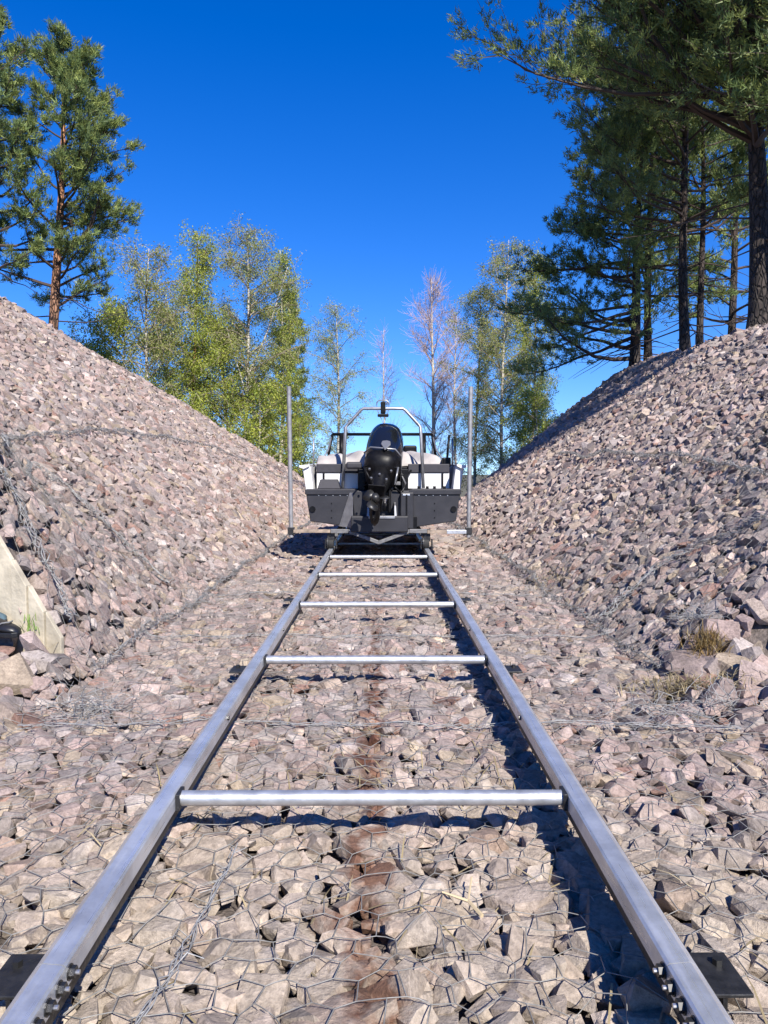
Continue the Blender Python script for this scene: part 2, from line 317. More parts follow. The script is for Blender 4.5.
def scatter(x0, x1, y0, y1, pitch, keep, size, tiltj, flatten, zoff, seed, tan=None):
    r = np.random.default_rng(seed); out = []
    ys = np.arange(y0, y1, pitch * .87); X = []; Y = []
    for q, y in enumerate(ys):
        x = np.arange(x0 + (q % 2) * pitch * .5, x1, pitch); X.append(x); Y.append(np.full_like(x, y))
    X = np.concatenate(X); Y = np.concatenate(Y)
    X = X + r.uniform(-.36, .36, len(X)) * pitch; Y = Y + r.uniform(-.36, .36, len(Y)) * pitch
    k = keep(X, Y); X, Y = X[k], Y[k]; n = len(X)
    S = size * np.clip(np.exp(r.normal(0, .30, n)), .5, 1.8); N = normal(X, Y)
    Z = H(X, Y) + zoff + r.normal(0, .014, n) * (size / .06)
    P = np.stack([X, Y, Z], -1)
    a = r.uniform(0, 2 * math.pi, n); ca, sa = np.cos(a), np.sin(a); o = np.zeros(n); i1 = np.ones(n)
    Rz = np.stack([np.stack([ca, -sa, o], -1), np.stack([sa, ca, o], -1), np.stack([o, o, i1], -1)], 1)
    N2 = N + r.normal(0, tiltj, (n, 3)); N2 /= np.linalg.norm(N2, axis=1)[:, None]
    T = np.cross(N2, np.array([0, 1.0, 0])); T /= np.linalg.norm(T, axis=1)[:, None]; B = np.cross(N2, T)
    Rn = np.stack([T, B, N2], -1)
    RR = Rn @ Rz @ (np.eye(3)[None] * np.stack([S * r.uniform(.9, 1.25, n), S * r.uniform(.85, 1.1, n), S * flatten * r.uniform(.75, 1.2, n)], -1)[:, None, :])
    C = PAL[r.choice(len(PAL), n, p=PW)] * np.exp(r.normal(0, .17, (n, 1)))
    if tan is not None: tf = tan(X, Y)[:, None]; C = C * (1 - tf) + tf * .88 * np.array([.43, .365, .29]) * np.exp(r.normal(0, .12, (n, 1)))
    return dict(P=P, R=RR, S=S, C=C, var=r.integers(0, 10 ** 6, n))
HG = 0.02; HX0, HY0 = -7.0, .5; HN = (int(14 / HG), int(12 / HG)); HM = np.full(HN, -9.0)
def splat(V):
    i = ((V[:, 0] - HX0) / HG).astype(int); j = ((V[:, 1] - HY0) / HG).astype(int)
    ok = (i >= 0) & (i < HN[0]) & (j >= 0) & (j < HN[1]); np.maximum.at(HM, (i[ok], j[ok]), V[ok, 2])
def stones(sets, parent, nsingle=300, far=9.0):
    P = np.concatenate([s['P'] for s in sets]); RR = np.concatenate([s['R'] for s in sets]); S = np.concatenate([s['S'] for s in sets])
    C = np.concatenate([s['C'] for s in sets]); var = np.concatenate([s['var'] for s in sets])
    q = project(P); infr = (q[:, 0] > 0) & (q[:, 0] < 768) & (q[:, 1] > 0) & (q[:, 1] < 1024) & (q[:, 2] > .2)
    score = np.where(infr, S / np.maximum(q[:, 2], .2), 0); order = np.argsort(-score)[:nsingle]
    single = np.zeros(len(P), bool); single[order] = True
    meshes = {}
    for i in order:
        k = int(var[i] % len(ROCK)); splat(ROCK[k][0] @ RR[i].T + P[i])
        if k not in meshes:
            tmp = MB().add(*ROCK[k]).build('stone', M['stone1']); meshes[k] = tmp.data; bpy.data.objects.remove(tmp)
        o = bpy.data.objects.new('stone', meshes[k]); col.objects.link(o); o.parent = parent
        Mx = Matrix(RR[i].tolist()).to_4x4(); Mx.translation = P[i]; o.matrix_world = Mx; o.color = (*C[i], 1)
    mb = MB(); rest = ~single
    for lib, sel in ((ROCK, rest & (P[:, 1] < far)), (ROCKF, rest & (P[:, 1] >= far))):
        for k, (V, T) in enumerate(lib):
            ii = np.where(sel & (var % len(lib) == k))[0]
            if not len(ii): continue
            W = np.einsum('nij,vj->nvi', RR[ii], V) + P[ii][:, None]
            splat(W.reshape(-1, 3))
            FF = T[None] + (np.arange(len(ii)) * len(V))[:, None, None]
            cc = np.concatenate([np.repeat(C[ii][:, None], len(V), 1), np.ones((len(ii), len(V), 1))], -1)
            mb.add(W.reshape(-1, 3), FF.reshape(-1, 3), cc.reshape(-1, 4))
    o = mb.build('packed_stones', M['stone'], parent); o['kind'] = 'stuff'
    return o
tanf = lambda X, Y: np.clip(.75 * (1 - sstep(1.6, 3.6, Y)) + .15 * wob(X, Y, 2.3), 0, .85)
floor1 = scatter(-TOE - .1, TOE + .1, 0.75, 12, .072, lambda X, Y: Y > 0, .050, .24, .78, -.012, 1, tanf)
floor2 = scatter(-TOE - .1, TOE + .1, 12, 32, .11, lambda X, Y: Y > 0, .076, .16, .6, -.015, 2)
stones([floor1, floor2], bed)
def keepL(X, Y): return (Y > 4.62 + (-X - 1.9) * .3 - .03) & (H(X, Y) > .02) & (-X < np.interp(Y, [0, 19, 24, 28.9, 30.5, 32.5], [14, 9.5, 7.2, 5.6, 3.0, TOE]) + 1.0)
def keepR(X, Y): return (Y > 4.65 + (X - 1.75) * .18) & (H(X, Y) > .02) & (X < np.interp(Y, [0, 12, 15.4, 21, 27, 60], [7.4, 7.55, 7.7, 8.2, 8.6, 9.5]) + 1.2) & (Y < 23 + (X - 2.8) * .87 + 2)
def pre(f): return lambda X, Y: f(X, Y)
bl1 = scatter(-7.5, -TOE - .02, 4.6, 13, .083, keepL, .0525, .30, .9, -.02, 3)
bl2 = scatter(-11, -TOE - .02, 13, 32, .112, keepL, .070, .34, .92, -.02, 4)
br1 = scatter(TOE + .02, 7.0, 4.6, 13, .083, keepR, .0525, .32, .9, -.02, 5)
br2 = scatter(TOE + .02, 9.6, 13, 29, .112, keepR, .070, .36, .95, -.02, 6)
bl3 = None
stones([bl1, bl2], bank_l); stones([br1, br2], bank_r)
# loose stones on the ground beside the bed, nearer than the banks' ends
rubL = scatter(-3.2, -TOE - .05, 2.4, 5.2, .13, lambda X, Y: (Y < 4.62 + (-X - 1.9) * .3 - .10), .085, .3, .7, -.0, 8)
rubR = scatter(TOE + .05, 3.2, 2.2, 4.95, .14, lambda X, Y: (Y < 4.65 + (X - 1.75) * .18 + .1), .09, .3, .75, -.0, 9)
def heap(name, label, s, seed):
    r = np.random.default_rng(seed); root = empty(name, tuple(s['P'].mean(0) * [1, 1, 0]))
    tag(root, label, 'stone heap')
    meshes = {}
    for i in range(len(s['P'])):
        k = int(s['var'][i] % len(ROCK))
        if k not in meshes:
            tmp = MB().add(*ROCK[k]).build('boulder', M['stone1']); meshes[k] = tmp.data; bpy.data.objects.remove(tmp)
        o = bpy.data.objects.new('boulder', meshes[k]); col.objects.link(o); o.parent = root
        Mx = Matrix(s['R'][i].tolist()).to_4x4(); Mx.translation = s['P'][i] - np.array(root.location); o.matrix_local = Mx; o.color = (*s['C'][i], 1)
        splat(ROCK[k][0] @ s['R'][i].T + s['P'][i])
    return root
heap('boulder_heap', 'loose pinkish boulders heaped below the pale board-marked wall', rubL, 1)
heap('boulder_heap', 'loose larger boulders tumbled at the near end of the right bank', rubR, 2)

# ------------------------------------------------------------------ wire netting over the stones
def blur(A, n):
    for _ in range(n):
        A = (A + np.roll(A, 1, 0) + np.roll(A, -1, 0) + np.roll(A, 1, 1) + np.roll(A, -1, 1)) / 5
    return A
XX, YY = np.meshgrid(HX0 + (np.arange(HN[0]) + .5) * HG, HY0 + (np.arange(HN[1]) + .5) * HG, indexing='ij')
HB = H(XX, YY) - .01; T0 = np.maximum(HM, HB)
mxf = T0.copy()
for dx in (-2, -1, 0, 1, 2):
    for dy in (-2, -1, 0, 1, 2): mxf = np.maximum(mxf, np.roll(np.roll(T0, dx, 0), dy, 1))
TOPH = np.maximum(blur(mxf, 4) - .003, blur(T0, 2))
def toph(X, Y):
    i = np.clip(((X - HX0) / HG).astype(int), 0, HN[0] - 1); j = np.clip(((Y - HY0) / HG).astype(int), 0, HN[1] - 1); return TOPH[i, j] + .003
def netting(name, label, x0, x1, y0, y1, keep, r, sx=1.0, seed=0):
    rg = np.random.default_rng(seed); wx, wy = .108 * sx, .125
    ni, nj = int((x1 - x0) / wx) + 2, int((y1 - y0) / (wy * .75)) + 2
    # brick-wall lattice of hexagons: two nodes per column step
    E = []; Pn = {}
    def node(i, j): # zigzag rows: j row, i half-columns
        return (i, j)
    nodes = []; idx = {}
    for j in range(nj):
        for i in range(2 * ni):
            x = x0 + i * wx / 2; up = ((i + j) % 2 == 0)
            y = y0 + j * wy * .75 + (wy * .125 if up else -wy * .125)
            idx[(i, j)] = len(nodes); nodes.append((x, y))
            if i: E.append((idx[(i - 1, j)], idx[(i, j)], 0))
            if j and not up: E.append((idx[(i, j - 1)], idx[(i, j)], 1))
    A = np.array(nodes); A += rg.normal(0, .009, A.shape); A[:, 0] += .03 * np.sin(A[:, 1] * 2.1 + seed); A[:, 1] += .04 * np.sin(A[:, 0] * 1.7 + seed)
    Z = toph(A[:, 0], A[:, 1]) + np.abs(rg.normal(0, .003, len(A))); P = np.column_stack([A, Z])
    E = np.array(E); k = keep(A[E[:, 0], 0], A[E[:, 0], 1]) & keep(A[E[:, 1], 0], A[E[:, 1], 1]); E = E[k]
    a, b = P[E[:, 0]], P[E[:, 1]]; mid = (a + b) / 2; mid[:, 2] = np.maximum(mid[:, 2], toph(mid[:, 0], mid[:, 1])); rr = r * np.where(E[:, 2] == 1, 1.5, 1.0)
    mb = MB()
    for p, q in ((a, mid), (mid, b)):
        t = q - p; t /= np.linalg.norm(t, axis=1)[:, None] + 1e-9; u = np.cross(t, [0, 0, 1.0]); u /= np.linalg.norm(u, axis=1)[:, None] + 1e-9; v = np.cross(t, u)
        V = []
        for e in (p, q):
            for g in range(3):
                an = g * 2.0944 + .5; V.append(e + rr[:, None] * (u * math.cos(an) + v * math.sin(an)))
        V = np.stack(V, 1).reshape(-1, 3); n = len(p); o = (np.arange(n) * 6)[:, None]
        Fq = np.concatenate([np.array([[g, (g + 1) % 3, 3 + (g + 1) % 3, 3 + g]]) + o for g in range(3)])
        mb.add(V, Fq)
    ob = mb.build(name, M['wire'], None, True); return tag(ob, label, 'wire netting')
net_f = netting('wire_netting', 'hexagonal galvanised wire netting laid flat over the stones of the track bed', -1.78, 1.78, .8, 11.5, lambda X, Y: Y < 9.2, .0014, 1, 1)
net_l = netting('wire_netting', 'grey wire netting stretched over the left stone bank', -6.2, -1.75, 4.6, 11.8, lambda X, Y: keepL(X, Y) & (Y < 9), .0014, .82, 2)
net_r = netting('wire_netting', 'grey wire netting stretched over the right stone bank', 1.75, 6.2, 4.7, 11.8, lambda X, Y: keepR(X, Y) & (Y < 9), .0014, .82, 3)
def seam(parent, P, rad=.02, strands=4, seed=0, lift=.012, name='lacing_seam', loops=True):
    """A laced joint between two nets: several twisted wires with stray loops."""
    r = np.random.default_rng(seed); P = np.asarray(P, float)
    d = np.concatenate([[0], np.cumsum(np.linalg.norm(np.diff(P, axis=0), axis=1))]); n = max(4, int(d[-1] / .035)); t = np.linspace(0, d[-1], n)
    Q = np.stack([np.interp(t, d, P[:, i]) for i in range(3)], -1); mb = MB()
    Q[:, 0] += .02 * np.sin(t * 3 + seed); inside = (np.abs(Q[:, 0]) < 6.8) & (Q[:, 1] < 12.3) & (Q[:, 1] > .6)
    Q[:, 2] = np.where(inside, toph(Q[:, 0], Q[:, 1]), H(Q[:, 0], Q[:, 1]) + .09) + lift
    Q[:, 2] = np.convolve(np.pad(Q[:, 2], 2, 'edge'), np.ones(5) / 5, 'valid')
    for s_ in range(strands):
        ph = s_ * 6.283 / strands; an = t * 30 + ph + r.normal(0, .9, n)
        off = np.stack([np.cos(an), np.sin(an), np.sin(an * .7 + 1)], -1) * rad * r.uniform(.4, 1.1, (n, 1))
        mb.tube(Q + off, .0021 if lift < .02 else .0030, 3, False)
    if loops:
        for i in range(0, n, 2):
            c = Q[i]; a0 = r.uniform(0, 6.28); L = r.uniform(.03, .085); e = c + np.array([math.cos(a0) * L, math.sin(a0) * L, r.uniform(-.005, .02)])
            m_ = (c + e) / 2 + r.normal(0, .012, 3); mb.tube([c, m_, e], .0018, 3, False)
    o = mb.build(name, M['seam'], parent, True); o['kind'] = 'stuff'; return o
def seampx(parent, pts, **k):
    k.setdefault('lift', .028); return seam(parent, [q for q in (hit(*p) for p in pts) if q is not None], **k)
fl_ = lambda pts: [(x, y, 0) for x, y in pts]
seam(net_f, fl_([(-1.70, 4.6), (-1.70, 12), (-1.62, 22)]), seed=1, rad=.03, strands=6); seam(net_f, fl_([(1.70, 4.6), (1.72, 12), (1.66, 21)]), seed=2, rad=.03, strands=6)
seam(net_f, fl_([(-1.7, 3.62), (-.8, 3.66), (.1, 3.60), (1.0, 3.64), (1.7, 3.55)]), seed=3, rad=.010, strands=3); seam(net_f, fl_([(-1.7, 5.6), (0, 5.62), (1.7, 5.6)]), seed=4, rad=.009, strands=3)
seam(net_f, fl_([(-1.7, 7.6), (0, 7.62), (1.7, 7.6)]), seed=14, rad=.009, strands=3)
seam(net_f, fl_([(-.56, 1.0), (-.50, 1.7), (-.44, 2.4)]), seed=5, rad=.012, strands=3)
seampx(net_l, [(172, 592), (130, 556), (95, 518), (60, 488), (30, 470), (2, 455)], seed=6, rad=.03, strands=7)
seampx(net_l, [(70, 640), (50, 590), (28, 545), (12, 505), (2, 485)], seed=7, rad=.03, strands=6)
seampx(net_l, [(2, 446), (60, 440), (117, 436), (195, 448), (234, 460), (286, 482)], seed=8, rad=.035, strands=5)
seampx(net_r, [(601, 626), (622, 608), (657, 577), (709, 548), (766, 527)], seed=9, rad=.03, strands=7)
seampx(net_r, [(500, 463), (560, 458), (620, 458), (680, 462), (730, 472), (766, 484)], seed=10, rad=.035, strands=6)
seampx(net_r, [(760, 345), (700, 372), (620, 410), (560, 440)], seed=11, rad=.03, strands=4)
def tangle(parent, px, py, rad, n, seed):
    r = np.random.default_rng(seed); c = hit(px, py); mb = MB()
    for i in range(n):
        p = c + np.array([r.normal(0, rad), r.normal(0, rad * .6), abs(r.normal(0, .03)) + .03]); P = [p]
        v = r.normal(0, 1, 3) * [1, 1, .4]; v /= np.linalg.norm(v)
        for q in range(5): v += r.normal(0, .6, 3) * [1, 1, .5]; v /= np.linalg.norm(v); p = p + v * .035; p[2] = max(p[2], c[2] + .02); P.append(p)
        mb.tube(P, .0016, 3, False)
    o = mb.build('wire_tangle', M['seam'], parent, True); o['kind'] = 'stuff'; return o
tangle(net_f, 85, 716, .10, 70, 1); tangle(net_f, 110, 718, .12, 30, 8); tangle(net_r, 735, 712, .10, 60, 2); tangle(net_f, 640, 728, .14, 40, 3); tangle(net_r, 700, 622, .08, 70, 4); tangle(net_f, 190, 607, .12, 50, 5); tangle(net_f, 690, 722, .1, 40, 6)

# ------------------------------------------------------------------ slip track: two rails, cross pipes, feet
track = empty('boat_slip_track', (0, 5, 0)); tag(track, 'galvanised steel track with two rails and round cross pipes leading to the boat', 'rail track')
RX, ZT, ZB = .677, .20, .145
def part(mb, name, m, root, bevel=0, smooth=False, seg=2, sub=None):
    o = mb.build(name, m, None, smooth); fixn(o, bevel, seg)
    if sub: o.parent = sub
    else: child(o, root)
    return o
for s in (-1, 1):
    o_, i_ = s * (RX + .024), s * (RX - .043); rid = s * (RX + .002)
    prof = [(i_, ZB), (i_, ZT - .008), (i_ + s * .006, ZT - .003), (rid - s * .004, ZT), (rid + s * .004, ZT + .0005), (o_ - s * .007, ZT - .006), (o_, ZT - .013), (o_, ZB)]
    segs = [(.5, 1.58), (1.583, 17.0)]
    for a, b in segs: ro = part(MB().prism(prof, 'y', a, b), 'rail', M['rail'], track)
    part(MB().prism([(s * (RX - .03), ZB - .045), (s * (RX - .03), ZB - .0005), (s * (RX + .052), ZB - .0005), (s * (RX + .052), ZB - .045)], 'y', .5, 17.0), 'rail_web', M['blacksteel'], track)
    for q in range(4):   # splice bolts on the inner face
        y = 1.60 - q * .055; zz = ZB + .025; xi = i_
        part(MB().tube([(xi, y, zz), (xi - s * .003, y, zz)], .017, 12), 'washer', M['bolt'], track, sub=ro)
        b = part(MB().tube([(xi - s * .003, y, zz), (xi - s * .014, y, zz)], .0135, 6), 'bolt', M['bolt'], track, sub=ro)
        part(MB().tube([(xi - s * .014, y, zz), (xi - s * .022, y, zz)], .005, 8), 'bolt_tip', M['washer'], track, sub=ro)
    for y in (3.3, 5.2, 7.1):
        part(MB().tube([(i_ + s * .0, y, ZB + .03), (i_ - s * .008, y, ZB + .03)], .010, 6), 'bolt', M['bolt'], track, sub=ro)
    for y in (1.70, 4.45, 6.95, 9.4, 11.9, 14.4):   # outward feet of black angle steel
        a, b = s * (RX + .02), s * (RX + .165)
        pl = MB().box(min(a, b), max(a, b), y - .075, y + .075, ZB - .055, ZB - .046)
        ft = part(pl, 'foot_plate', M['blacksteel'], track, .002)
        part(MB().box(min(s * (RX + .10), s * (RX + .11)), max(s * (RX + .10), s * (RX + .11)), y - .07, y + .07, -.08, ZB - .056), 'foot_leg', M['blacksteel'], track, sub=ft)
        part(MB().tube([(s * (RX + .13), y + .03, ZB - .046), (s * (RX + .13), y + .03, ZB - .032)], .012, 6), 'bolt', M['bolt'], track, sub=ro)
for k, y in enumerate([.62, 2.48, 4.36, 6.23, 8.08, 9.83, 11.7, 13.5, 15.3]):
    x = RX - .043
    cpipe = part(MB().tube([(-x + .012, y, .172), (x - .012, y, .172)], .0245, 20, False), 'cross_pipe', M['pipe'], track, smooth=True)
    for s in (-1, 1):
        part(MB().box(min(s * x, s * (x - .014)), max(s * x, s * (x - .014)), y - .036, y + .036, .142, .198), 'pipe_flange', M['blacksteel'], track, .003, sub=cpipe)

# ------------------------------------------------------------------ pale board-marked wing wall and shoes, left edge
wall = empty('wing_wall', (-2.5, 5.0, 0)); tag(wall, 'pale board-marked concrete wing wall closing the near end of the left bank', 'wall')
W0 = np.array([-1.86, 4.56]); wd = np.array([-1, .3]); wd /= np.linalg.norm(wd); wn = np.array([-.61, -.79]); wn = -np.array([wd[1], -wd[0]]); 
if wn[1] > 0: wn = -wn
bw = .115
for k in range(9):
    a, b = W0 + wd * (k * bw), W0 + wd * ((k + 1) * bw - .009)
    def ztop(d): return .26 + d * 1.32
    za, zb = ztop(k * bw), ztop((k + 1) * bw); f = wn * (.02 + .008 * ((k * 7) % 3)); bk = -wn * .01
    P = [(*(a + f), -.1), (*(b + f), -.1), (*(b + bk), -.1), (*(a + bk), -.1), (*(a + f), za), (*(b + f), zb), (*(b + bk), zb), (*(a + bk), za)]
    part(MB().hexa(P), 'board', M['concrete'], wall, .004)
M['shoe_b'] = mat('black_shoe_rubber', (.012, .012, .014), .4, noise=.3); M['shoe_t'] = mat('teal_grey_fabric', (.06, .10, .12), .7, noise=.3, nscale=40); M['shoe_s'] = mat('pale_stripe', (.16, .16, .16), .5)
def shoe(loc, rz, label, m, sc_=1):
    root = empty('shoe', loc); tag(root, label, 'shoe', None)
    u = []; n = 14
    ring = 16; mb = MB(); V = []
    prof = [(0.0, .01, .03), (.015, .032, .05), (.05, .043, .062), (.10, .046, .075), (.15, .042, .09), (.20, .038, .11), (.25, .036, .115), (.275, .02, .10)]
    for (y, hw, h) in prof:
        for q in range(ring):
            a = q / ring * 6.2832; cx = math.cos(a); sx_ = math.sin(a); z = .018 + (h - .018) * (.5 + .5 * sx_); 
            V.append((hw * np.sign(cx) * abs(cx) ** .6 * (1 - .25 * max(0, sx_)), y, z))
    Fq = [(i * ring + j, i * ring + (j + 1) % ring, (i + 1) * ring + (j + 1) % ring, (i + 1) * ring + j) for i in range(len(prof) - 1) for j in range(ring)]
    mb.add(V, Fq); mb.f.append(np.array([(0, j, j + 1, j + 1) for j in range(1, ring - 1)])); o = len(V) - ring; mb.f.append(np.array([(o, o + j, o + j + 1, o + j + 1) for j in range(1, ring - 1)]))
    ob = mb.build('upper', m, root, True); fixn(ob)
    P = [(p[1] * 1.08 * sgn, p[0] - (.004 if i == 0 else 0)) for sgn in (1, -1) for i, p in (list(enumerate(prof)) if sgn > 0 else list(enumerate(prof))[::-1])]
    so = MB().prism(P, 'z', 0, .024).build('sole', M['shoe_b'], root); fixn(so, .004)
    st = MB().tube([(-.043, .10, .055), (-.035, .075, .071), (0, .06, .0715), (.035, .075, .071), (.043, .10, .055)], .004, 6).build('stripe', M['shoe_s'], root)
    root.rotation_euler = (0, 0, rz); root.scale = (sc_,) * 3; return root
def shoe_at(px, Y, *a):
    X = at(px, 600, Y)[0]; return shoe((X, Y, float(toph(np.array(X), np.array(Y))) - .008), *a)
shoe_at(18, 4.46, R(70), 'black shoe with a pale stripe lying by the pale wall', M['shoe_b'], 1.15)
shoe_at(5, 4.57, R(78), 'teal-grey shoe standing behind the black shoe by the pale wall', M['shoe_t'], 1.15)

def grass(name, label, px, py, spread, n, hmax, cols, seed, flat=.5, cat='grass tuft'):
    r = np.random.default_rng(seed); c = hit(px, py) if isinstance(py, int) else at(px, 600, py); mb = MB(); V = []; Fc = []; C = []
    for i in range(n):
        x = c[0] + r.normal(0, spread[0]); y = c[1] + r.normal(0, spread[1])
        z = float(toph(np.array(x), np.array(y))) - .015
        L = hmax * r.uniform(.4, 1); a = r.uniform(0, 6.28); t = r.uniform(.2, 1.0) * flat
        d = np.array([math.cos(a) * t, math.sin(a) * t, 1 - .5 * t]) * L; s_ = np.array([-math.sin(a), math.cos(a), 0]) * .0028
        b0 = np.array([x, y, z]); k = len(V); m_ = b0 + d * .55 + np.array([0, 0, .12 * L]); e = b0 + d
        V += [b0 - s_, b0 + s_, m_ + s_ * .8, m_ - s_ * .8, e]; Fc += [(k, k + 1, k + 2, k + 3), (k + 3, k + 2, k + 4, k + 4)]
        cc = np.array(cols[r.integers(len(cols))]) * r.uniform(.7, 1.3); C += [(*cc, 1)] * 5
    o = mb.add(V, Fc, C).build(name, M['dry']); return tag(o, label, cat)
DRY = [(.32, .26, .15), (.27, .22, .12), (.36, .30, .19)]
grass('dry_grass', 'flattened dry tan grass at the foot of the right bank', 688, 695, (.16, .07), 520, .10, DRY, 1, 1.9)
grass('dry_grass', 'ochre dry grass clump between the boulders and the right bank', 706, 655, (.05, .05), 300, .13, [(.26, .17, .06), (.22, .15, .06), (.28, .22, .11)], 2, 1.2)
grass('green_grass', 'small bright green grass tuft beside the pale wall', 31, 4.56, (.025, .02), 30, .12, [(.14, .26, .05), (.2, .3, .07)], 3, .6)
grass('dry_grass', 'dry grass strip along the toe of the right bank near the boat', 545, 586, (.12, .3), 300, .06, DRY, 4, 1.4)
tag(grass('dry_straw', 'scattered dry straws lying among the stones of the track bed', 384, 2.9, (.75, .9), 260, .13, DRY, 9, 3.2, 'straw'), kind='stuff')
# a fallen twig by the nearest cross pipe
tw = MB(); tp = [hit(442, 914), hit(468, 918), hit(482, 930)]; tp = [np.array([p[0], p[1], float(toph(np.array(p[0]), np.array(p[1]))) + .008]) for p in tp]
tw.tube(tp, [.003, .005, .006], 5); tw.tube([tp[1], tp[1] + (.02, .09, .02)], .003, 5)
tag(tw.build('dry_twig', mat('dry_twig', (.45, .36, .22), .8)), 'pale dry forked twig lying on the wire netting', 'twig')

# ------------------------------------------------------------------ boat
BX, BY = .06, 10.8
boat = empty('motor_boat', (BX, BY, .4)); tag(boat, 'grey and white aluminium motor boat seen from the stern on the track', 'boat')
def bp(mb, name, m, bevel=0, smooth=False, parent=None, seg=2):
    o = mb.build(name, m, None, smooth); fixn(o, bevel, seg)
    o.parent = parent or boat
    o.matrix_parent_inverse = Matrix.Translation(-Vector((BX, BY, .4))) if not parent else Matrix.Identity(4)
    o.data.transform(Matrix.Translation((BX, BY, 0))) if not parent else None
    if parent: o.data.transform(Matrix.Translation((BX, BY, 0))); 
    return o
# hull sections: y, keel z, chine (x,z), knuckle (x,z=1.0.. ), sheer (x,z)
SEC = [(0, .42, 1.02, .57, 1.085, 1.0, 1.125, 1.32), (1.2, .40, 1.02, .57, 1.10, 1.01, 1.14, 1.34), (2.6, .40, .98, .60, 1.08, 1.05, 1.12, 1.38), (3.8, .44, .80, .70, .93, 1.12, .98, 1.44), (4.8, .58, .45, .88, .56, 1.22, .62, 1.52), (5.5, .95, .05, 1.15, .08, 1.36, .10, 1.60)]
mb = MB(); V = []
for (y, kz, cx, cz, nx_, nz, sx_, sz) in SEC: V += [(-nx_, y, nz), (-cx, y, cz), (0, y, kz), (cx, y, cz), (nx_, y, nz)]
Fq = [(i * 5 + j, i * 5 + j + 1, (i + 1) * 5 + j + 1, (i + 1) * 5 + j) for i in range(5) for j in range(4)] + [(i * 5 + 4, i * 5, (i + 1) * 5, (i + 1) * 5 + 4) for i in range(5)]
mb.add(V, Fq); mb.f.append(np.array([(0, 1, 2, 2), (0, 2, 4, 4), (2, 3, 4, 4)])); e = 25; mb.f.append(np.array([(e, e + 1, e + 2, e + 2), (e, e + 2, e + 4, e + 4), (e + 2, e + 3, e + 4, e + 4)]))
hull = bp(mb, 'hull', M['alu'], .012)
for s in (-1, 1):   # white topsides, thick, running the length
    V = []; n = len(SEC)
    for q, (y, kz, cx, cz, nx_, nz, sx_, sz) in enumerate(SEC):
        th = .11 if q < 4 else .06; yy = y + (.0 if q else .012)
        V += [(s * (nx_ - .004), yy, nz + .003), (s * sx_, yy, sz), (s * (sx_ - th), yy, sz + .015), (s * (nx_ - th), yy, nz + .003)]
    Fq = [(i * 4 + j, i * 4 + (j + 1) % 4, (i + 1) * 4 + (j + 1) % 4, (i + 1) * 4 + j) for i in range(n - 1) for j in range(4)] + [(0, 1, 2, 3), (4 * n - 4, 4 * n - 3, 4 * n - 2, 4 * n - 1)]
    bp(MB().add(V, Fq), 'topside', M['white'], .012)
    # gunwale cap overhanging outwards
    V = []
    for q, (y, kz, cx, cz, nx_, nz, sx_, sz) in enumerate(SEC):
        yy = y - (.03 if q == 0 else 0); V += [(s * (sx_ - .02), yy, sz - .02), (s * (sx_ + .045), yy, sz + .002), (s * (sx_ + .045), yy, sz + .03), (s * (sx_ - .10), yy, sz + .042), (s * (sx_ - .10), yy, sz + .018)]
    Fq = [(i * 5 + j, i * 5 + (j + 1) % 5, (i + 1) * 5 + (j + 1) % 5, (i + 1) * 5 + j) for i in range(n - 1) for j in range(5)]
    mb = MB().add(V, Fq); mb.f.append(np.array([(0, 1, 2, 2), (0, 2, 3, 3), (0, 3, 4, 4)])); bp(mb, 'gunwale', M['white'], .006)
    # inner aft cockpit panel (white) with dark band above
    a, b = sorted((s * .36, s * .955))
    bp(MB().box(a, b, .34, .38, 1.02, 1.245), 'aft_panel', M['white'], .006)
    bp(MB().box(a, b, .32, .42, 1.247, 1.375), 'aft_coaming', M['deck'], .012)
    bp(MB().box(*sorted((s * .84, s * .868)), .325, .338, 1.03, 1.24), 'panel_strip', M['blackp'])
    bp(MB().box(*sorted((s * .40, s * 1.07)), -.02, .34, 1.004, 1.022), 'swim_platform', M['deck'], .004)
    bp(MB().box(*sorted((s * .36, s * 1.09)), -.022, -.004, .945, 1.012), 'platform_edge', M['alu'], .004)
    bp(MB().tube([(s * .985, -.004, .74), (s * .985, -.02, .74)], .042, 20), 'drain_port', M['blackp'])
    for q in range(5): bp(MB().tube([(s * (.5 + q * .1), -.002, .93), (s * (.5 + q * .1), -.009, .93)], .008, 8), 'rivet', M['alu2'])
    for q in range(3): bp(MB().tube([(s * .72, -.002, .62 + q * .1), (s * .72, -.009, .62 + q * .1)], .009, 8), 'rivet', M['blackp'])
    # hoop legs pairs, rod and flag poles
bp(MB().hexa([(-.92, .0, 1.023), (-.60, .0, 1.023), (-.60, .26, 1.023), (-.92, .26, 1.023), (-.88, .03, 1.155), (-.64, .03, 1.155), (-.64, .24, 1.155), (-.88, .24, 1.155)]), 'step_box', M['deck'], .01)
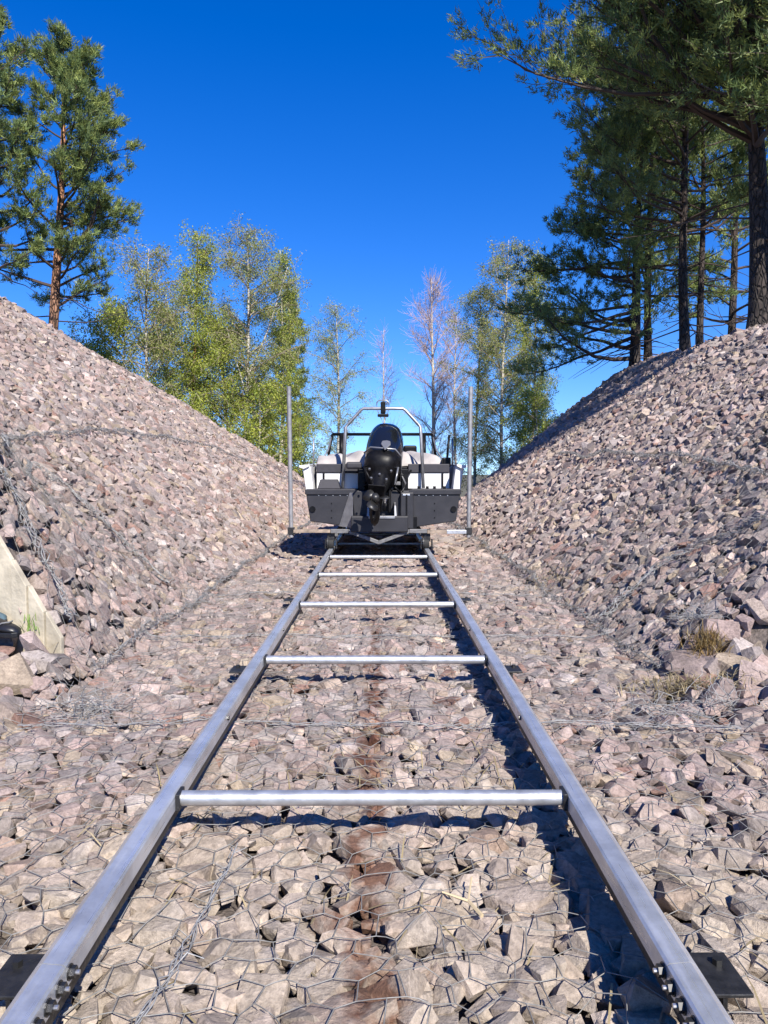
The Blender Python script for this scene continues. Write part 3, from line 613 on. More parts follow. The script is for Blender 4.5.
# motor pod in the middle of the transom, with a notch
bp(MB().hexa([(-.44, -.02, .445), (.40, -.02, .445), (.40, .0, .445), (-.44, .0, .445), (-.44, -.02, .99), (.40, -.02, .99), (.40, .0, .99), (-.44, .0, .99)]), 'transom_plate', M['alu'], .006)
bp(MB().box(-.44, .34, -.30, -.021, .44, .655), 'motor_pod', M['alu'], .012)
bp(MB().box(-.20, .16, -.315, -.301, .625, .66), 'pod_lip', M['alu2'], .003)
bp(MB().hexa([(-.225, -.30, .656), (-.19, -.30, .656), (-.19, -.03, .656), (-.225, -.03, .656), (-.215, -.27, .80), (-.19, -.27, .80), (-.19, -.03, .84), (-.215, -.03, .84)]), 'pod_cheek', M['alu2'], .004)
bp(MB().hexa([(.15, -.30, .656), (.185, -.30, .656), (.185, -.03, .656), (.15, -.03, .656), (.15, -.27, .80), (.175, -.27, .80), (.175, -.03, .84), (.15, -.03, .84)]), 'pod_cheek', M['alu2'], .004)
# left gusset plate, right ladder box
bp(MB().hexa([(-.62, -.03, .50), (-.42, -.20, .485), (-.42, -.02, .485), (-.60, -.02, .50), (-.47, -.03, .97), (-.42, -.07, .97), (-.42, -.02, .97), (-.46, -.02, .97)]), 'gusset', M['alu2'], .004)
bp(MB().box(.24, .42, -.12, -.024, .47, .975), 'ladder_box', M['alu'], .012)
bp(MB().box(.315, .335, -.135, -.121, .42, .95), 'ladder_rail', M['blackp'], .003)
bp(MB().box(.40, .47, -.10, -.03, .44, .64), 'trim_tab', M['blackp'], .006)
bp(MB().box(.27, .37, -.128, -.121, .93, .955), 'reflector', M['washer'], .002)
for xx in (.50, .62, .72, .86): bp(MB().box(xx - .02, xx + .02, .03, .07, 1.023, 1.06), 'cleat', M['blackp'], .005)
for xx in (-.30, .30): bp(MB().box(xx - .05, xx + .05, .02, .34, 1.0, 1.30), 'well_side', M['blackp'], .01)
bp(MB().box(-.35, .35, .33, .37, .99, 1.33), 'well_wall', M['blackp'], .01)
# tarp: wrinkled sheet over seats
def tarp(name, x0, x1, y0, y1, seed):
    nx_, ny_ = 90, 30; X, Y = np.meshgrid(np.linspace(x0, x1, nx_), np.linspace(y0, y1, ny_)); u = (X - x0) / (x1 - x0); v = (Y - y0) / (y1 - y0)
    r = np.random.default_rng(seed); Z = 1.445 + .06 * sstep(0, .25, v) - .05 * sstep(.6, 1, v) + .03 * np.abs(np.sin(u * 7 + .6)) - .07 * np.abs(2 * u - 1) ** 4
    for q in range(9): a = r.uniform(-1, 1); Z += .016 * np.sin((X * r.uniform(6, 22) + Y * r.uniform(3, 14)) + r.uniform(0, 6))
    Z -= (.12 + .03 * np.sin(X * 17)) * (1 - sstep(0, .10, v))
    V = np.stack([X, Y, Z], -1).reshape(-1, 3); i, j = np.meshgrid(np.arange(ny_ - 1), np.arange(nx_ - 1), indexing='ij'); a = (i * nx_ + j).ravel()
    o = bp(MB().add(V, np.stack([a, a + 1, a + nx_ + 1, a + nx_], -1)), name, M['tarp'], 0, True); sm = o.modifiers.new('thick', 'SOLIDIFY'); sm.thickness = .012; return o
tarp('tarpaulin', -.98, .86, .50, 1.9, 1)
bp(MB().box(-.90, -.25, .6, 1.8, 1.05, 1.37), 'seat', M['blackp'], .04); bp(MB().box(.25, .80, .6, 1.8, 1.05, 1.37), 'seat', M['blackp'], .04)
bp(MB().box(.86, .99, .46, .62, 1.33, 1.47), 'side_lamp', M['blackp'], .02)
# windscreen
fr = MB(); WY = 2.3; zt, zb_ = 1.905, 1.46
pts = [(-.93, WY, zb_), (-.86, WY + .12, zt), (.84, WY + .12, zt), (.91, WY, zb_)]
wind = bp(MB().tube(pts[:2], .022, 8).tube(pts[1:3], .026, 8).tube(pts[2:], .022, 8).tube([(-.70, WY, zb_), (-.70, WY + .12, zt)], .04, 8).tube([(.70, WY, zb_), (.70, WY + .12, zt)], .035, 8).tube([(-.12, WY, zb_), (-.12, WY + .12, zt)], .02, 8).tube([(.18, WY, zb_), (.18, WY + .12, zt)], .02, 8), 'windscreen_frame', M['blackp'], 0, True)
for a, b in ((-.88, -.73), (-.66, -.14), (-.10, .16), (.20, .665), (.735, .86)):
    bp(MB().hexa([(a, WY, zb_), (b, WY, zb_), (b, WY + .006, zb_), (a, WY + .006, zb_), (a, WY + .115, zt - .02), (b, WY + .115, zt - .02), (b, WY + .121, zt - .02), (a, WY + .121, zt - .02)]), 'windscreen_pane', M['glass'], parent=wind)
bp(MB().tube([(-1.0, WY - .6, 1.42), (-.93, WY, 1.62), (-.86, WY + .12, zt)], .014, 8), 'side_frame', M['alu2'], 0, True)
bp(MB().tube([(1.0, WY - .6, 1.42), (.91, WY, 1.62), (.84, WY + .12, zt)], .014, 8), 'side_frame', M['alu2'], 0, True)
bp(MB().box(-.85, -.2, 2.32, 2.9, 1.05, 1.45), 'console', M['deck'], .04); bp(MB().box(.2, .85, 2.32, 2.9, 1.05, 1.45), 'console', M['deck'], .04)
bp(MB().box(.34, .56, 1.95, 2.2, 1.40, 1.70), 'seat_back', M['blackp'], .03)
V = []; fd = [(2.75, 1.05, 1.40), (3.8, .93, 1.46), (4.8, .58, 1.54), (5.45, .1, 1.62)]
for (y, hx, z) in fd: V += [(-hx, y, z - .02), (0, y, z + .06), (hx, y, z - .02)]
bp(MB().add(V, [(i * 3 + j, i * 3 + j + 1, i * 3 + j + 4, i * 3 + j + 3) for i in range(3) for j in range(2)]), 'foredeck', M['white'])
# hoop
HY = .30
hp = [(-.575, HY - .08, 1.03), (-.535, HY, 1.90), (-.50, HY, 1.94), (-.32, HY, 2.14), (-.28, HY, 2.165), (.28, HY, 2.165), (.32, HY, 2.14), (.50, HY, 1.94), (.535, HY, 1.90), (.575, HY - .08, 1.03)]
hoop = bp(MB().tube(hp, .023, 10), 'targa_hoop', M['alu2'], 0, True)
for s in (-1, 1):
    bp(MB().tube([(s * .60, HY + .22, 1.03), (s * .545, HY + .03, 1.86)], .019, 8), 'hoop_brace', M['alu2'], 0, True)
    bp(MB().tube([(s * 1.0, .36, 1.33), (s * 1.0, .36, 1.74)], .013, 8), 'rod_pole', M['alu2'], 0, True)
bp(MB().tube([(.96, .9, 1.36), (1.0, .9, 1.82)], .018, 8), 'boathook_pole', M['blackp'], 0, True)
bp(MB().tube([(-.09, HY, 2.17), (-.09, HY, 2.25), (-.06, HY, 2.28), (.05, HY, 2.28), (.08, HY, 2.25), (.08, HY, 2.17)], .009, 8), 'lamp_bracket', M['alu2'], 0, True)
bp(MB().box(-.035, .035, HY - .03, HY + .03, 2.09, 2.26), 'lantern', M['blackp'], .01); bp(MB().box(-.08, .08, HY - .05, HY + .05, 2.045, 2.085), 'deck_lamp', M['blackp'], .012)

# outboard motor, tilted up
motor = empty('outboard_motor', (0, 0, 0)); TILT = R(50); ex = -.02
motor.location = (ex, -.10, 1.22 - .4); motor.rotation_euler = (TILT * -1, R(5), R(-4)); motor.parent = boat; motor.scale = (1.12, 1.08, 1.13)
def mp(mb, name, m, bevel=0, smooth=False, seg=2):
    o = mb.build(name, m, motor, smooth); fixn(o, bevel, seg); return o
# local: z along the drive shaft (up), -y aft
V = []; ring = 28
cw = [(.02, .15, -.30, .16), (.06, .205, -.36, .20), (.16, .232, -.40, .22), (.32, .238, -.41, .23), (.48, .225, -.40, .21), (.58, .20, -.36, .17), (.645, .15, -.29, .10), (.675, .07, -.19, .0)]
for (z, hw, ya, yf) in cw:
    for q in range(ring):
        a = q / ring * 6.2832; c_, s_ = math.cos(a), math.sin(a); yc, hy = (ya + yf) / 2, (yf - ya) / 2
        V.append((hw * np.sign(c_) * abs(c_) ** .75, yc + hy * np.sign(s_) * abs(s_) ** .75, z + (.03 * (-s_) if z > .5 else 0)))
n = len(cw); Fq = [(i * ring + j, i * ring + (j + 1) % ring, (i + 1) * ring + (j + 1) % ring, (i + 1) * ring + j) for i in range(n - 1) for j in range(ring)]
mb = MB().add(V, Fq)
for o_ in (0, (n - 1) * ring): mb.f.append(np.array([(o_, o_ + q, o_ + q + 1, o_ + q + 1) for q in range(1, ring - 1)]))
cowl = mp(mb, 'cowling', M['cowl'], 0, True); md = cowl.modifiers.new('s', 'SUBSURF'); md.levels = 1; md.render_levels = 1
def ellb(cx, cy, cz, rx, ry, rz, axis=None, n=12, k=16):
    V = [(cx + rx * math.sin(math.pi * i / n) * math.cos(6.2832 * j / k), cy + ry * math.sin(math.pi * i / n) * math.sin(6.2832 * j / k), cz + rz * math.cos(math.pi * i / n)) for i in range(n + 1) for j in range(k)]
    return V, [(i * k + j, i * k + (j + 1) % k, (i + 1) * k + (j + 1) % k, (i + 1) * k + j) for i in range(n) for j in range(k)]
mp(MB().prism([(-.05, .07), (.0, .10), (.05, .07), (.055, .0), (.0, -.085), (-.055, .0)][::1], 'y', -.425, -.405).add([], np.zeros((0, 4), int)) if False else MB().prism([(.03 + a, .09 + b) for a, b in ((-.05, .07), (.0, .085), (.05, .07), (.06, .01), (.0, -.10), (-.06, .01))], 'y', -.422, -.398), 'badge', M['badge'], .008)
def loft(rows, ring=20, pw=.7):
    V = []
    for (z, hw, ya, yf) in rows:
        for q in range(ring):
            an = q / ring * 6.2832; c_, s_ = math.cos(an), math.sin(an); yc, hy = (ya + yf) / 2, (yf - ya) / 2
            V.append((hw * np.sign(c_) * abs(c_) ** pw, yc + hy * np.sign(s_) * abs(s_) ** pw, z))
    n = len(rows); mb = MB().add(V, [(i * ring + j, i * ring + (j + 1) % ring, (i + 1) * ring + (j + 1) % ring, (i + 1) * ring + j) for i in range(n - 1) for j in range(ring)])
    for o_ in (0, (n - 1) * ring): mb.f.append(np.array([(o_, o_ + q, o_ + q + 1, o_ + q + 1) for q in range(1, ring - 1)]))
    return mb
mp(loft([(-.17, .10, -.22, .10), (-.13, .17, -.31, .16), (-.05, .205, -.35, .19), (.03, .225, -.375, .20)]), 'lower_pan', M['blackp'], 0, True)
mp(MB().tube([(-.226, -.30, .035), (-.15, -.40, .04), (.15, -.40, .04), (.226, -.30, .035), (.235, .1, .03)], .011, 6), 'cowl_trim', M['badge'], 0, True)
mp(loft([(-.64, .045, -.17, .06), (-.56, .06, -.20, .07), (-.40, .075, -.21, .08), (-.26, .095, -.23, .10), (-.15, .13, -.26, .12)]), 'leg_housing', M['blackp'], 0, True)
for q, (x_, z_) in enumerate(((-.13, -.20), (.13, -.20), (-.09, -.36), (.09, -.36), (.0, -.28))):
    mp(MB().tube([(x_, -.24, z_), (x_, -.262, z_)], .014, 6), 'bolt', M['badge'])
mp(MB().tube([(-.16, -.20, -.08), (-.20, -.30, -.22), (-.10, -.27, -.40)], .012, 6), 'hose', M['blackp'], 0, True)
mp(MB().tube([(.15, -.18, -.06), (.21, -.28, -.16), (.19, -.16, -.34)], .012, 6), 'hose', M['badge'], 0, True)
mp(MB().hexa([(-.10, -.36, -.60), (.10, -.36, -.60), (.05, .10, -.60), (-.05, .10, -.60), (-.10, -.36, -.585), (.10, -.36, -.585), (.05, .10, -.585), (-.05, .10, -.585)]), 'anti_ventilation_plate', M['blackp'], .006)
mp(MB().tube([(0, .16, -.74), (0, .10, -.74), (0, 0, -.74), (0, -.18, -.74), (0, -.22, -.74)], [.012, .045, .062, .055, .05], 16), 'gearcase', M['blackp'], 0, True)
mp(MB().hexa([(-.012, -.16, -.93), (.012, -.16, -.93), (.012, -.10, -.93), (-.012, -.10, -.93), (-.03, -.18, -.62), (.03, -.18, -.62), (.03, .08, -.62), (-.03, .08, -.62)]), 'skeg', M['blackp'], .008)
mp(MB().tube([(0, -.225, -.74), (0, -.30, -.74), (0, -.34, -.74)], [.048, .05, .035], 16), 'propeller_hub', M['prop'], 0, True)
for k in range(3):
    a = k * 2.094 + .4; c_, s_ = math.cos(a), math.sin(a); V = []
    for rr_, hw, tw_ in ((.045, .035, .03), (.09, .06, .035), (.135, .065, .03), (.16, .04, .02)):
        for e in (-1, 1): x_, z_ = rr_ * c_ - e * hw * s_, rr_ * s_ + e * hw * c_; V.append((x_, -.265 + e * tw_, -.74 + z_))
    o = mp(MB().add(V, [(0, 1, 3, 2), (2, 3, 5, 4), (4, 5, 7, 6)]), 'propeller_blade', M['prop'], 0, True); sm = o.modifiers.new('t', 'SOLIDIFY'); sm.thickness = .008
# bracket on the transom (fixed to the hull)
for s in (-1, 1): bp(MB().hexa([(ex + s * .11 - .02, -.16, .70), (ex + s * .11 + .02, -.16, .70), (ex + s * .11 + .02, -.025, .70), (ex + s * .11 - .02, -.025, .70), (ex + s * .11 - .02, -.14, 1.12), (ex + s * .11 + .02, -.14, 1.12), (ex + s * .11 + .02, .06, 1.12), (ex + s * .11 - .02, .06, 1.12)]), 'clamp_bracket', M['blackp'], .012)
bp(MB().tube([(ex, -.05, .73), (ex, -.26, .98)], [.032, .032], 10), 'trim_ram', M['badge'], 0, True); bp(MB().tube([(ex + .05, -.05, .73), (ex + .05, -.22, .90)], [.02, .02], 10), 'trim_ram', M['washer'], 0, True)
for k, (a, b) in enumerate([((.20, .0, 1.22), (.40, .30, 1.28)), ((.16, -.1, 1.05), (.30, .2, 1.1)), ((-.18, -.05, 1.12), (-.34, .25, 1.2))]):
    m_ = (np.array(a) + np.array(b)) / 2 + np.array([0, -.08, -.1]); bp(MB().tube([a, m_, b], .016, 8), 'control_cable', M['blackp'], 0, True)
for q, (x_, z_, w_) in enumerate(((.13, 1.16, .05), (.20, 1.10, .04), (.26, 1.20, .03), (.10, 1.04, .04), (-.24, 1.14, .04))):
    bp(MB().box(x_ - w_, x_ + w_, -.10 + .02 * q, -.02 + .02 * q, z_ - .025, z_ + .025), 'fitting', M['dullgalv'] if q % 2 else M['blackp'], .008)
bp(MB().tube([(.27, -.04, .98), (.31, -.10, 1.10), (.24, -.02, 1.26), (.16, .1, 1.30)], .012, 6), 'fuel_hose', M['dullgalv'], 0, True)
bp(MB().box(-.52, -.30, .0, .2, 1.30, 1.40), 'motor_cover_box', M['deck'], .03)

# ------------------------------------------------------------------ cradle under the boat
cr = empty('boat_cradle', (0, 10.7, .2)); tag(cr, 'wheeled boat cradle with two tall guide posts on the track', 'cradle')
ZR = ZT + .003
def cp(mb, name, m, bevel=0, smooth=False): o = mb.build(name, m, None, smooth); fixn(o, bevel); child(o, cr); return o
for yb in (10.55, 14.3):
    cp(MB().hexa([(-.66, yb, .42), (-.42, yb, .42), (-.42, yb + .06, .42), (-.66, yb + .06, .42), (-.66, yb, .475), (-.42, yb, .475), (-.42, yb + .06, .475), (-.66, yb + .06, .475)]), 'bunk_beam', M['dullgalv'], .006)
    cp(MB().hexa([(.42, yb, .42), (.66, yb, .42), (.66, yb + .06, .42), (.42, yb + .06, .42), (.42, yb, .475), (.66, yb, .475), (.66, yb + .06, .475), (.42, yb + .06, .475)]), 'bunk_beam', M['dullgalv'], .006)
    for s in (-1, 1):
        V = [(s * .419, yb + .003, .42), (0, yb + .003, .265), (0, yb + .057, .265), (s * .419, yb + .057, .42), (s * .419, yb + .003, .474), (0, yb + .003, .318), (0, yb + .057, .318), (s * .419, yb + .057, .474)]
        cp(MB().hexa(V), 'v_support', M['dullgalv'], .006)
        cp(MB().box(s * .66 - .05, s * .66 + .05, yb + .061, yb + .18, .30, .47), 'wheel_bracket', M['blacksteel'], .006)
        P = [(s * .66 - .035, yb + .12, ZR + .075), (s * .66 + .035, yb + .12, ZR + .075)]
        wv = cp(MB().tube(P, .075, 24), 'wheel', M['rubber'], .006)
        fl2 = cp(MB().tube([(s * .66 - .055, yb + .12, ZR + .075), (s * .66 - .036, yb + .12, ZR + .075)], .095, 24), 'wheel_flange', M['blacksteel']); fl2.parent = wv; fl2.matrix_parent_inverse = Matrix.Identity(4)
        for q in (-.075, .075): cp(MB().box(s * .66 + q - .008, s * .66 + q + .008, yb + .07, yb + .17, .20, .33), 'fork_plate', M['blacksteel'])
for s in (-1, 1): cp(MB().box(s * .60 - .03, s * .60 + .03, 10.74, 14.29, .36, .42), 'side_beam', M['dullgalv'], .006)
cp(MB().box(-1.17, -.665, 10.56, 10.66, .425, .468), 'cross_plank', M['wood'], .004); cp(MB().box(.665, .93, 10.56, 10.66, .415, .458), 'cross_plank', M['wood'], .004)
cp(MB().box(.931, 1.20, 10.555, 10.665, .41, .462), 'plank_sleeve', M['pipe'], .004)
for s in (-1, 1):
    x = -1.205 if s < 0 else 1.235
    cp(MB().tube([(x, 10.61, .36), (x + s * .02, 10.61, 2.42)], .031, 14), 'guide_post', M['postm'], 0, False)
    cp(MB().box(x - .045, x + .045, 10.57, 10.65, .40, .50), 'post_socket', M['blacksteel'], .006)

# ------------------------------------------------------------------ trees
def unit(v): return v / (np.linalg.norm(v) + 1e-9)
def limb(r, p0, d, L, n, curve, wob_=.12):
    P = [np.array(p0, float)]; d = unit(np.array(d, float)); st = L / n
    for i in range(n): d = unit(d + r.normal(0, wob_, 3) + np.array([0, 0, curve / n])); P.append(P[-1] + d * st)
    return np.array(P)
def tufts(r, pts, dirs, per, L, wdt, cols, droop=0.0):
    """Bunches of narrow needle blades round the twig points."""
    n = len(pts); pts = np.repeat(pts, per, 0); dirs = np.repeat(dirs, per, 0); m = len(pts)
    d = dirs * .8 + r.normal(0, .62, (m, 3)); d[:, 2] += .25; d /= np.linalg.norm(d, axis=1)[:, None] + 1e-9
    s_ = np.cross(d, r.normal(0, 1, (m, 3))); s_ /= np.linalg.norm(s_, axis=1)[:, None] + 1e-9
    ln = L * r.uniform(.6, 1.2, (m, 1)); b = pts + r.normal(0, L * .22, (m, 3))
    V = np.stack([b - s_ * wdt * .5, b + s_ * wdt * .5, b + d * ln], 1).reshape(-1, 3)
    Fq = np.arange(m * 3).reshape(-1, 3)
    c = np.array(cols)[r.integers(0, len(cols), n)] * r.uniform(.65, 1.3, (n, 1)); c = np.repeat(np.repeat(c, per, 0) * r.uniform(.85, 1.15, (m, 1)), 3, 0)
    return V, Fq, np.concatenate([c, np.ones((len(c), 1))], 1)
def leaves(r, pts, per, spread, size, cols):
    n = len(pts); p = np.repeat(pts, per, 0) + r.normal(0, spread, (n * per, 3)); m = len(p)
    u = r.normal(0, 1, (m, 3)); u /= np.linalg.norm(u, axis=1)[:, None]; v = np.cross(u, r.normal(0, 1, (m, 3))); v /= np.linalg.norm(v, axis=1)[:, None] + 1e-9
    s_ = size * r.uniform(.6, 1.3, (m, 1)); u, v = u * s_, v * s_ * .7
    V = np.stack([p - u, p + v * 1.3, p + u], 1).reshape(-1, 3); Fq = np.arange(m * 3).reshape(-1, 3)
    c = np.array(cols)[r.integers(0, len(cols), n)] * r.uniform(.7, 1.3, (n, 1)); c = np.repeat(np.repeat(c, per, 0) * r.uniform(.8, 1.2, (m, 1)), 3, 0)
    return V, Fq, np.concatenate([c, np.ones((len(c), 1))], 1)
PINE_C = [(.21, .265, .085), (.17, .23, .08), (.27, .31, .09), (.14, .20, .075)]
def pine(label, px, Y, top_py, r0, crown0, spread, seed, lean_px=0, nl=46, shape='cone', per=9, nt_=7, bark='pinebark', blade=.16, wdt=.022, group='pine trees on the banks', bias=None, dead=8, cols=PINE_C, clump=.11, bfrac=.55, up=.15):
    r = np.random.default_rng(seed); X = at(px, 474, Y)[0]; z0 = float(H(X, Y)) - .3; z1 = at(px, top_py, Y)[2]; Ht = z1 - z0
    root = empty('pine_tree', (X, Y, z0)); tag(root, label, 'pine tree', group)
    dx = lean_px / F * Y; n = 14; t = np.linspace(0, 1, n)
    T = np.stack([dx * t + .08 * np.sin(t * 5 + seed), .06 * np.sin(t * 4 + 2 * seed), t * Ht], -1); rad = r0 * (1 - t) ** .75 * (1 + .35 * np.exp(-t * 25)) + .015
    MB().tube(T, rad, 10).build('trunk', M[bark], root, True)
    br = MB(); tp = []; td = []
    def tr(z): q = z / Ht; return np.array([np.interp(q, t, T[:, k]) for k in range(3)]), np.interp(q, t, rad)
    for i in range(nl):
        f = (i + r.uniform(0, 1)) / nl; z = Ht * (crown0 + (1 - crown0) * f ** .9 * .985); p, rr_ = tr(z)
        prof = {'cone': (1 - f) ** .75 * .95 + .12, 'round': max(.22, math.sqrt(max(0, 1 - (1.5 * f - .55) ** 2))), 'egg': (1 - f) ** .6 * min(1, .6 + 2 * f) + .08, 'flat': .55 + .6 * math.sin(math.pi * min(1, f * .8 + .1))}[shape]
        L = spread * prof * r.uniform(.7, 1.15); a = i * 2.4 + r.uniform(-.5, .5)
        if bias is not None and r.uniform() < bfrac: a = (bias if not isinstance(bias, tuple) else bias[int(r.integers(len(bias)))]) + r.normal(0, .5)
        d = np.array([math.cos(a), math.sin(a), up + .55 * f + r.uniform(-.15, .15)]); P = limb(r, p, d, L, 6, .35, .13)
        br.tube(P, np.linspace(min(rr_ * .45, .018 + L * .016), .008, 7), 5, False)
        ns = int(5 + L * 3.2)
        for k in range(ns):
            q = r.uniform(.28, 1.0); b0 = np.array([np.interp(q, np.linspace(0, 1, 7), P[:, e]) for e in range(3)])
            dd = unit(P[-1] - P[0]) + r.normal(0, .65, 3) * [1, 1, .45] + [0, 0, .18]; l2 = L * r.uniform(.16, .36) * (1.15 - .5 * q) + .12; S = limb(r, b0, dd, l2, 3, .3, .2)
            br.tube(S, [.009, .007, .006, .004], 3, False)
            for e in range(nt_):
                w_ = r.uniform(.35, 1); c_ = np.array([np.interp(w_, [0, .333, .667, 1], S[:, g]) for g in range(3)]); tp.append(c_ + r.normal(0, clump, 3) * [1, 1, .55]); td.append(unit(S[-1] - S[0]))
    for i in range(dead):
        z = Ht * r.uniform(max(.06, crown0 - .28), max(.1, crown0) + .05); p, rr_ = tr(z); a = r.uniform(0, 6.28); P = limb(r, p, [math.cos(a), math.sin(a), -.05], spread * r.uniform(.35, .8), 5, -.1, .2); br.tube(P, np.linspace(.022, .005, 6), 4, False)
    br.build('branches', M['pinelimb'], root)
    V, Fq, C = tufts(r, np.array(tp), np.array(td), per, blade, wdt, cols); MB().add(V, Fq, C).build('crown', M['pine'], root)
    return root
BIRCH_C = [(.30, .32, .10), (.25, .28, .09), (.35, .35, .11), (.21, .25, .08)]
def birch(label, px, Y, top_py, r0, spread, seed, lean_px=0, nl=34, nleaf=4, lsize=.055, crown0=.22, cols=BIRCH_C, bark='birchbark', twig='twig', fork=False, name='birch_tree', cat='birch tree', group='birch trees behind the banks', dens=1.0, upr=.9, prof='oval'):
    r = np.random.default_rng(seed); X = at(px, 474, Y)[0]; z0 = float(H(X, Y)) - .2; z1 = at(px, top_py, Y)[2]; Ht = z1 - z0
    root = empty(name, (X, Y, z0)); tag(root, label, cat, group)
    dx = lean_px / F * Y; n = 14; t = np.linspace(0, 1, n); T = np.stack([dx * t + .12 * np.sin(t * 4 + seed), .1 * np.sin(t * 3 + 2 * seed), t * Ht], -1); rad = r0 * (1 - t) ** .8 + .012
    tb = MB().tube(T, rad, 8)
    if fork:
        p = T[6]; Pf = limb(r, p, [.38, 0, 1], Ht * .42, 7, .2, .05); tb.tube(Pf, np.linspace(r0 * .5, .015, 8), 7); p = T[5]; Pg = limb(r, p, [-.3, -.1, 1], Ht * .3, 6, .2, .05); tb.tube(Pg, np.linspace(r0 * .35, .012, 7), 6)
    tb.build('trunk', M[bark], root, True)
    br = MB(); pts = []
    for i in range(nl):
        f = (i + r.uniform(0, 1)) / nl; q = crown0 + (1 - crown0) * f * .98; p = np.array([np.interp(q, t, T[:, k]) for k in range(3)])
        pr = math.sin(math.pi * min(1, .12 + f * .86)) ** .7 if prof == 'oval' else (1 - f) ** .7 + .1
        L = spread * pr * r.uniform(.7, 1.2) * 1.25; a = r.uniform(0, 6.28); P = limb(r, p, [math.cos(a), math.sin(a), upr], L, 6, -.3, .12); br.tube(P, np.linspace(.012 + L * .008, .006, 7), 4, False)
        for k in range(int((5 + L * 4.5) * dens)):
            w_ = r.uniform(.2, 1); b0 = np.array([np.interp(w_, np.linspace(0, 1, 7), P[:, e]) for e in range(3)]); S = limb(r, b0, unit(P[-1] - P[0]) * .5 + r.normal(0, .7, 3), r.uniform(.4, .9) * (1.0 if twig != 'redtwig' else 1.2), 4, -1.1 if twig != 'redtwig' else .9, .15)
            br.tube(S, np.linspace(.0075, .0045, 5), 3, False)
            for e in range(6): g = r.uniform(.15, 1) * 4; i0 = min(3, int(g)); pts.append(S[i0] + (S[i0 + 1] - S[i0]) * (g - i0))
    br.build('branches', M[twig], root)
    if nleaf:
        V, Fq, C = leaves(r, np.array(pts), int(nleaf * 1.5), .12, lsize * .82, cols); MB().add(V, Fq, C).build('crown', M['birch'], root)
    return root
# left bank pines
G = 'pines on the left bank'
pine('tall orange-barked pine standing on the crest of the left bank', 56, 23.5, 44, .15, .22, 2.85, 11, 16, 62, 'egg', 16, 5, 'pinebark', .17, .026, G, -.1, 10, bfrac=.33, clump=.09)
pine('pine cut by the left edge of the photo', -6, 22.0, 10, .18, .26, 2.1, 12, 8, 46, 'egg', 16, 5, 'pinebark', .17, .026, G, clump=.09)
# left birches
YG = [(.34, .38, .065), (.28, .34, .065), (.39, .41, .07), (.22, .28, .06)]
birch('white-trunked young birch nearest the left pines', 150, 30, 248, .075, 1.7, 21, 2, 40, 4, .048, crown0=.25)
birch('bushy yellow-green birch sapling below the left pines', 126, 31, 305, .05, 2.0, 22, 0, 38, 7, .06, crown0=.05, cols=YG)
birch('slender pointed birch with a red-brown trunk', 194, 34, 232, .09, 2.2, 23, 4, 60, 6, .055, crown0=.08, cols=YG, bark='pinebark', prof='cone')
birch('tall forked white birch, highest of the left group', 246, 35, 228, .095, 2.2, 24, 2, 56, 5, .05, crown0=.22, fork=True)
birch('leafy birch with pale stem at the right of the left group', 279, 38, 250, .08, 1.8, 25, 4, 58, 6, .056, crown0=.05, cols=YG, prof='cone')
birch('low bushy birch in front of the forked birch', 226, 37, 315, .06, 2.4, 26, 0, 48, 7, .06, crown0=.04, cols=YG)
birch('low leafy birch filling the gap left of the forked birch', 172, 33, 305, .05, 2.0, 27, 0, 42, 6, .056, crown0=.04, cols=YG)
birch('small green bush beside the left guide post', 303, 40, 408, .04, 1.1, 28, 0, 22, 6, .055, crown0=.05, cols=[(.13, .18, .05), (.10, .15, .045)], name='bush', cat='bush', group='bushes')
pine('narrow dark conifer behind the leafy left birches', 289, 44, 292, .12, .1, 1.6, 29, 0, 46, 'cone', 9, 6, 'pinebark', .22, .05, 'conifers behind the birches')
birch('low yellow-green bush at the crest below the forked birch', 258, 34, 385, .04, 1.4, 30, 0, 26, 7, .058, crown0=.03, cols=YG, name='bush', cat='bush', group='bushes')
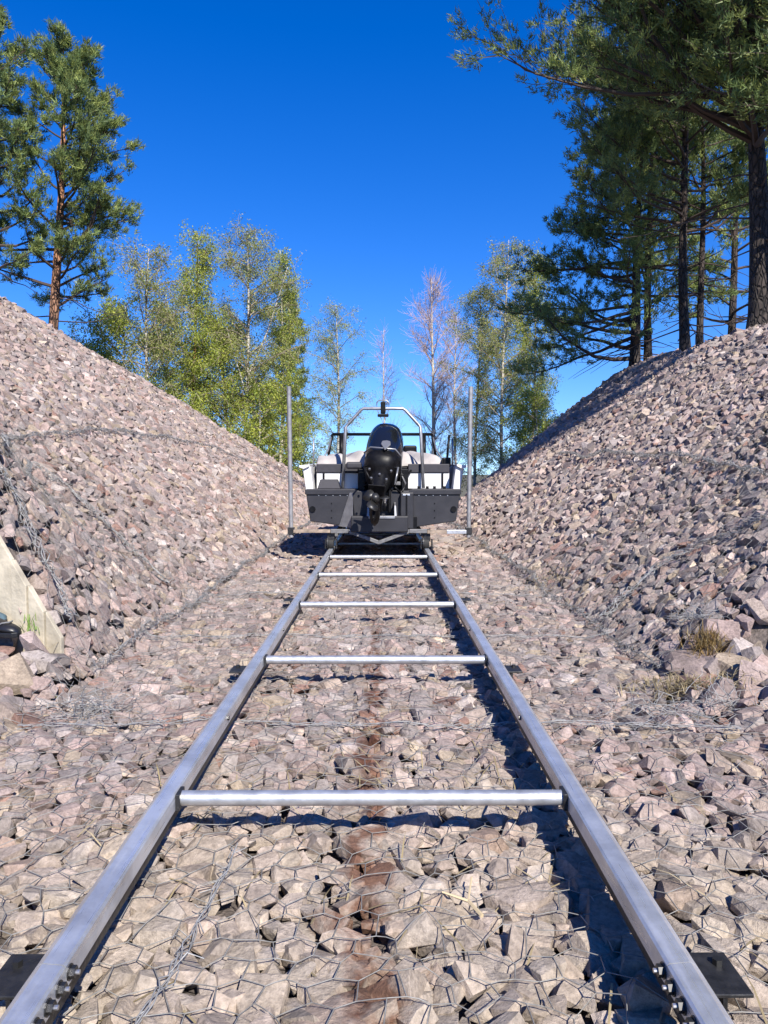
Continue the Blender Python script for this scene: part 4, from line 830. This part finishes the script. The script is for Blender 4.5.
# middle
MG = [(.30, .36, .13), (.27, .33, .12)]
birch('thin airy birch behind the boat windscreen', 337, 46, 304, .09, 2.1, 31, 0, 40, 4, .05, crown0=.2, cols=MG)
birch('bare reddish tree right of the boat hoop', 431, 47, 280, .13, 2.0, 32, 2, 64, 0, crown0=.12, twig='redtwig', bark='paletwig', name='bare_tree', cat='tree', group='bare trees', dens=2.4, upr=1.6)
birch('small bare reddish tree behind the boat hoop', 385, 52, 330, .06, 1.2, 33, 0, 26, 0, crown0=.2, twig='redtwig', bark='paletwig', name='bare_tree', cat='tree', group='bare trees', dens=1.6, upr=1.6)
birch('bare reddish tree beside the right guide post', 456, 50, 312, .08, 1.6, 34, 0, 48, 0, crown0=.12, twig='redtwig', bark='paletwig', name='bare_tree', cat='tree', group='bare trees', dens=2.2, upr=1.6)
# right birches
birch('tall birch with yellow-green top left of the right pines', 503, 40, 240, .09, 2.3, 41, 2, 62, 5, .052, crown0=.08)
birch('birch with olive leaves just beyond the right guide post', 477, 42, 285, .08, 1.8, 42, 0, 52, 5, .05, crown0=.06, cols=[(.30, .33, .10), (.26, .30, .09)])
birch('bright yellow-green birch partly hidden by the right pines', 532, 42, 254, .09, 2.0, 43, 0, 54, 6, .056, crown0=.08, cols=YG)
birch('low yellow-green bush at the far end of the right bank', 536, 37, 390, .04, 1.5, 44, 0, 26, 7, .058, crown0=.03, cols=YG, name='bush', cat='bush', group='bushes')
# right pines
G = 'pines on the right bank'
pine('massive pine with thick dark trunk and wide crown at the right edge', 756, 16.8, -80, .245, .46, 5.9, 51, -16, 90, 'flat', 14, 6, 'pinebark_dark', .16, .024, G, (-2.75, -1.75), 16, bfrac=.7, clump=.09)
pine('dark twin pine with long low branches at the far end of the right bank', 630, 26, 110, .17, .05, 4.3, 52, 10, 46, 'cone', 13, 5, 'pinebark_dark', .19, .032, G, math.pi, 12, up=-.14)
pine('slim dark pine close beside the twin pine', 645, 26.6, 60, .13, .22, 2.8, 53, 6, 46, 'round', 13, 5, 'pinebark_dark', .19, .032, G, None, 16)
pine('slim leaning pine in the middle of the right bank crest', 686, 21.5, -20, .13, .34, 3.6, 54, -14, 58, 'round', 14, 5, 'pinebark_dark', .17, .028, G, math.pi, 22)
pine('thin pale-stemmed pine right of the slim leaning pine', 700, 23, 30, .09, .36, 2.5, 55, -10, 40, 'round', 13, 5, 'pinebark_dark', .18, .03, G, None, 18)
pine('pine far behind the massive right pine', 728, 29, 30, .14, .14, 3.4, 56, 0, 46, 'round', 11, 5, 'pinebark_dark', .2, .038, G, None, 16)
pine('pine crown reaching in over the massive pine from beyond the right edge', 872, 14.6, -170, .22, .42, 3.4, 57, -30, 48, 'round', 13, 5, 'pinebark_dark', .17, .03, G, math.pi, 6, bfrac=.4)
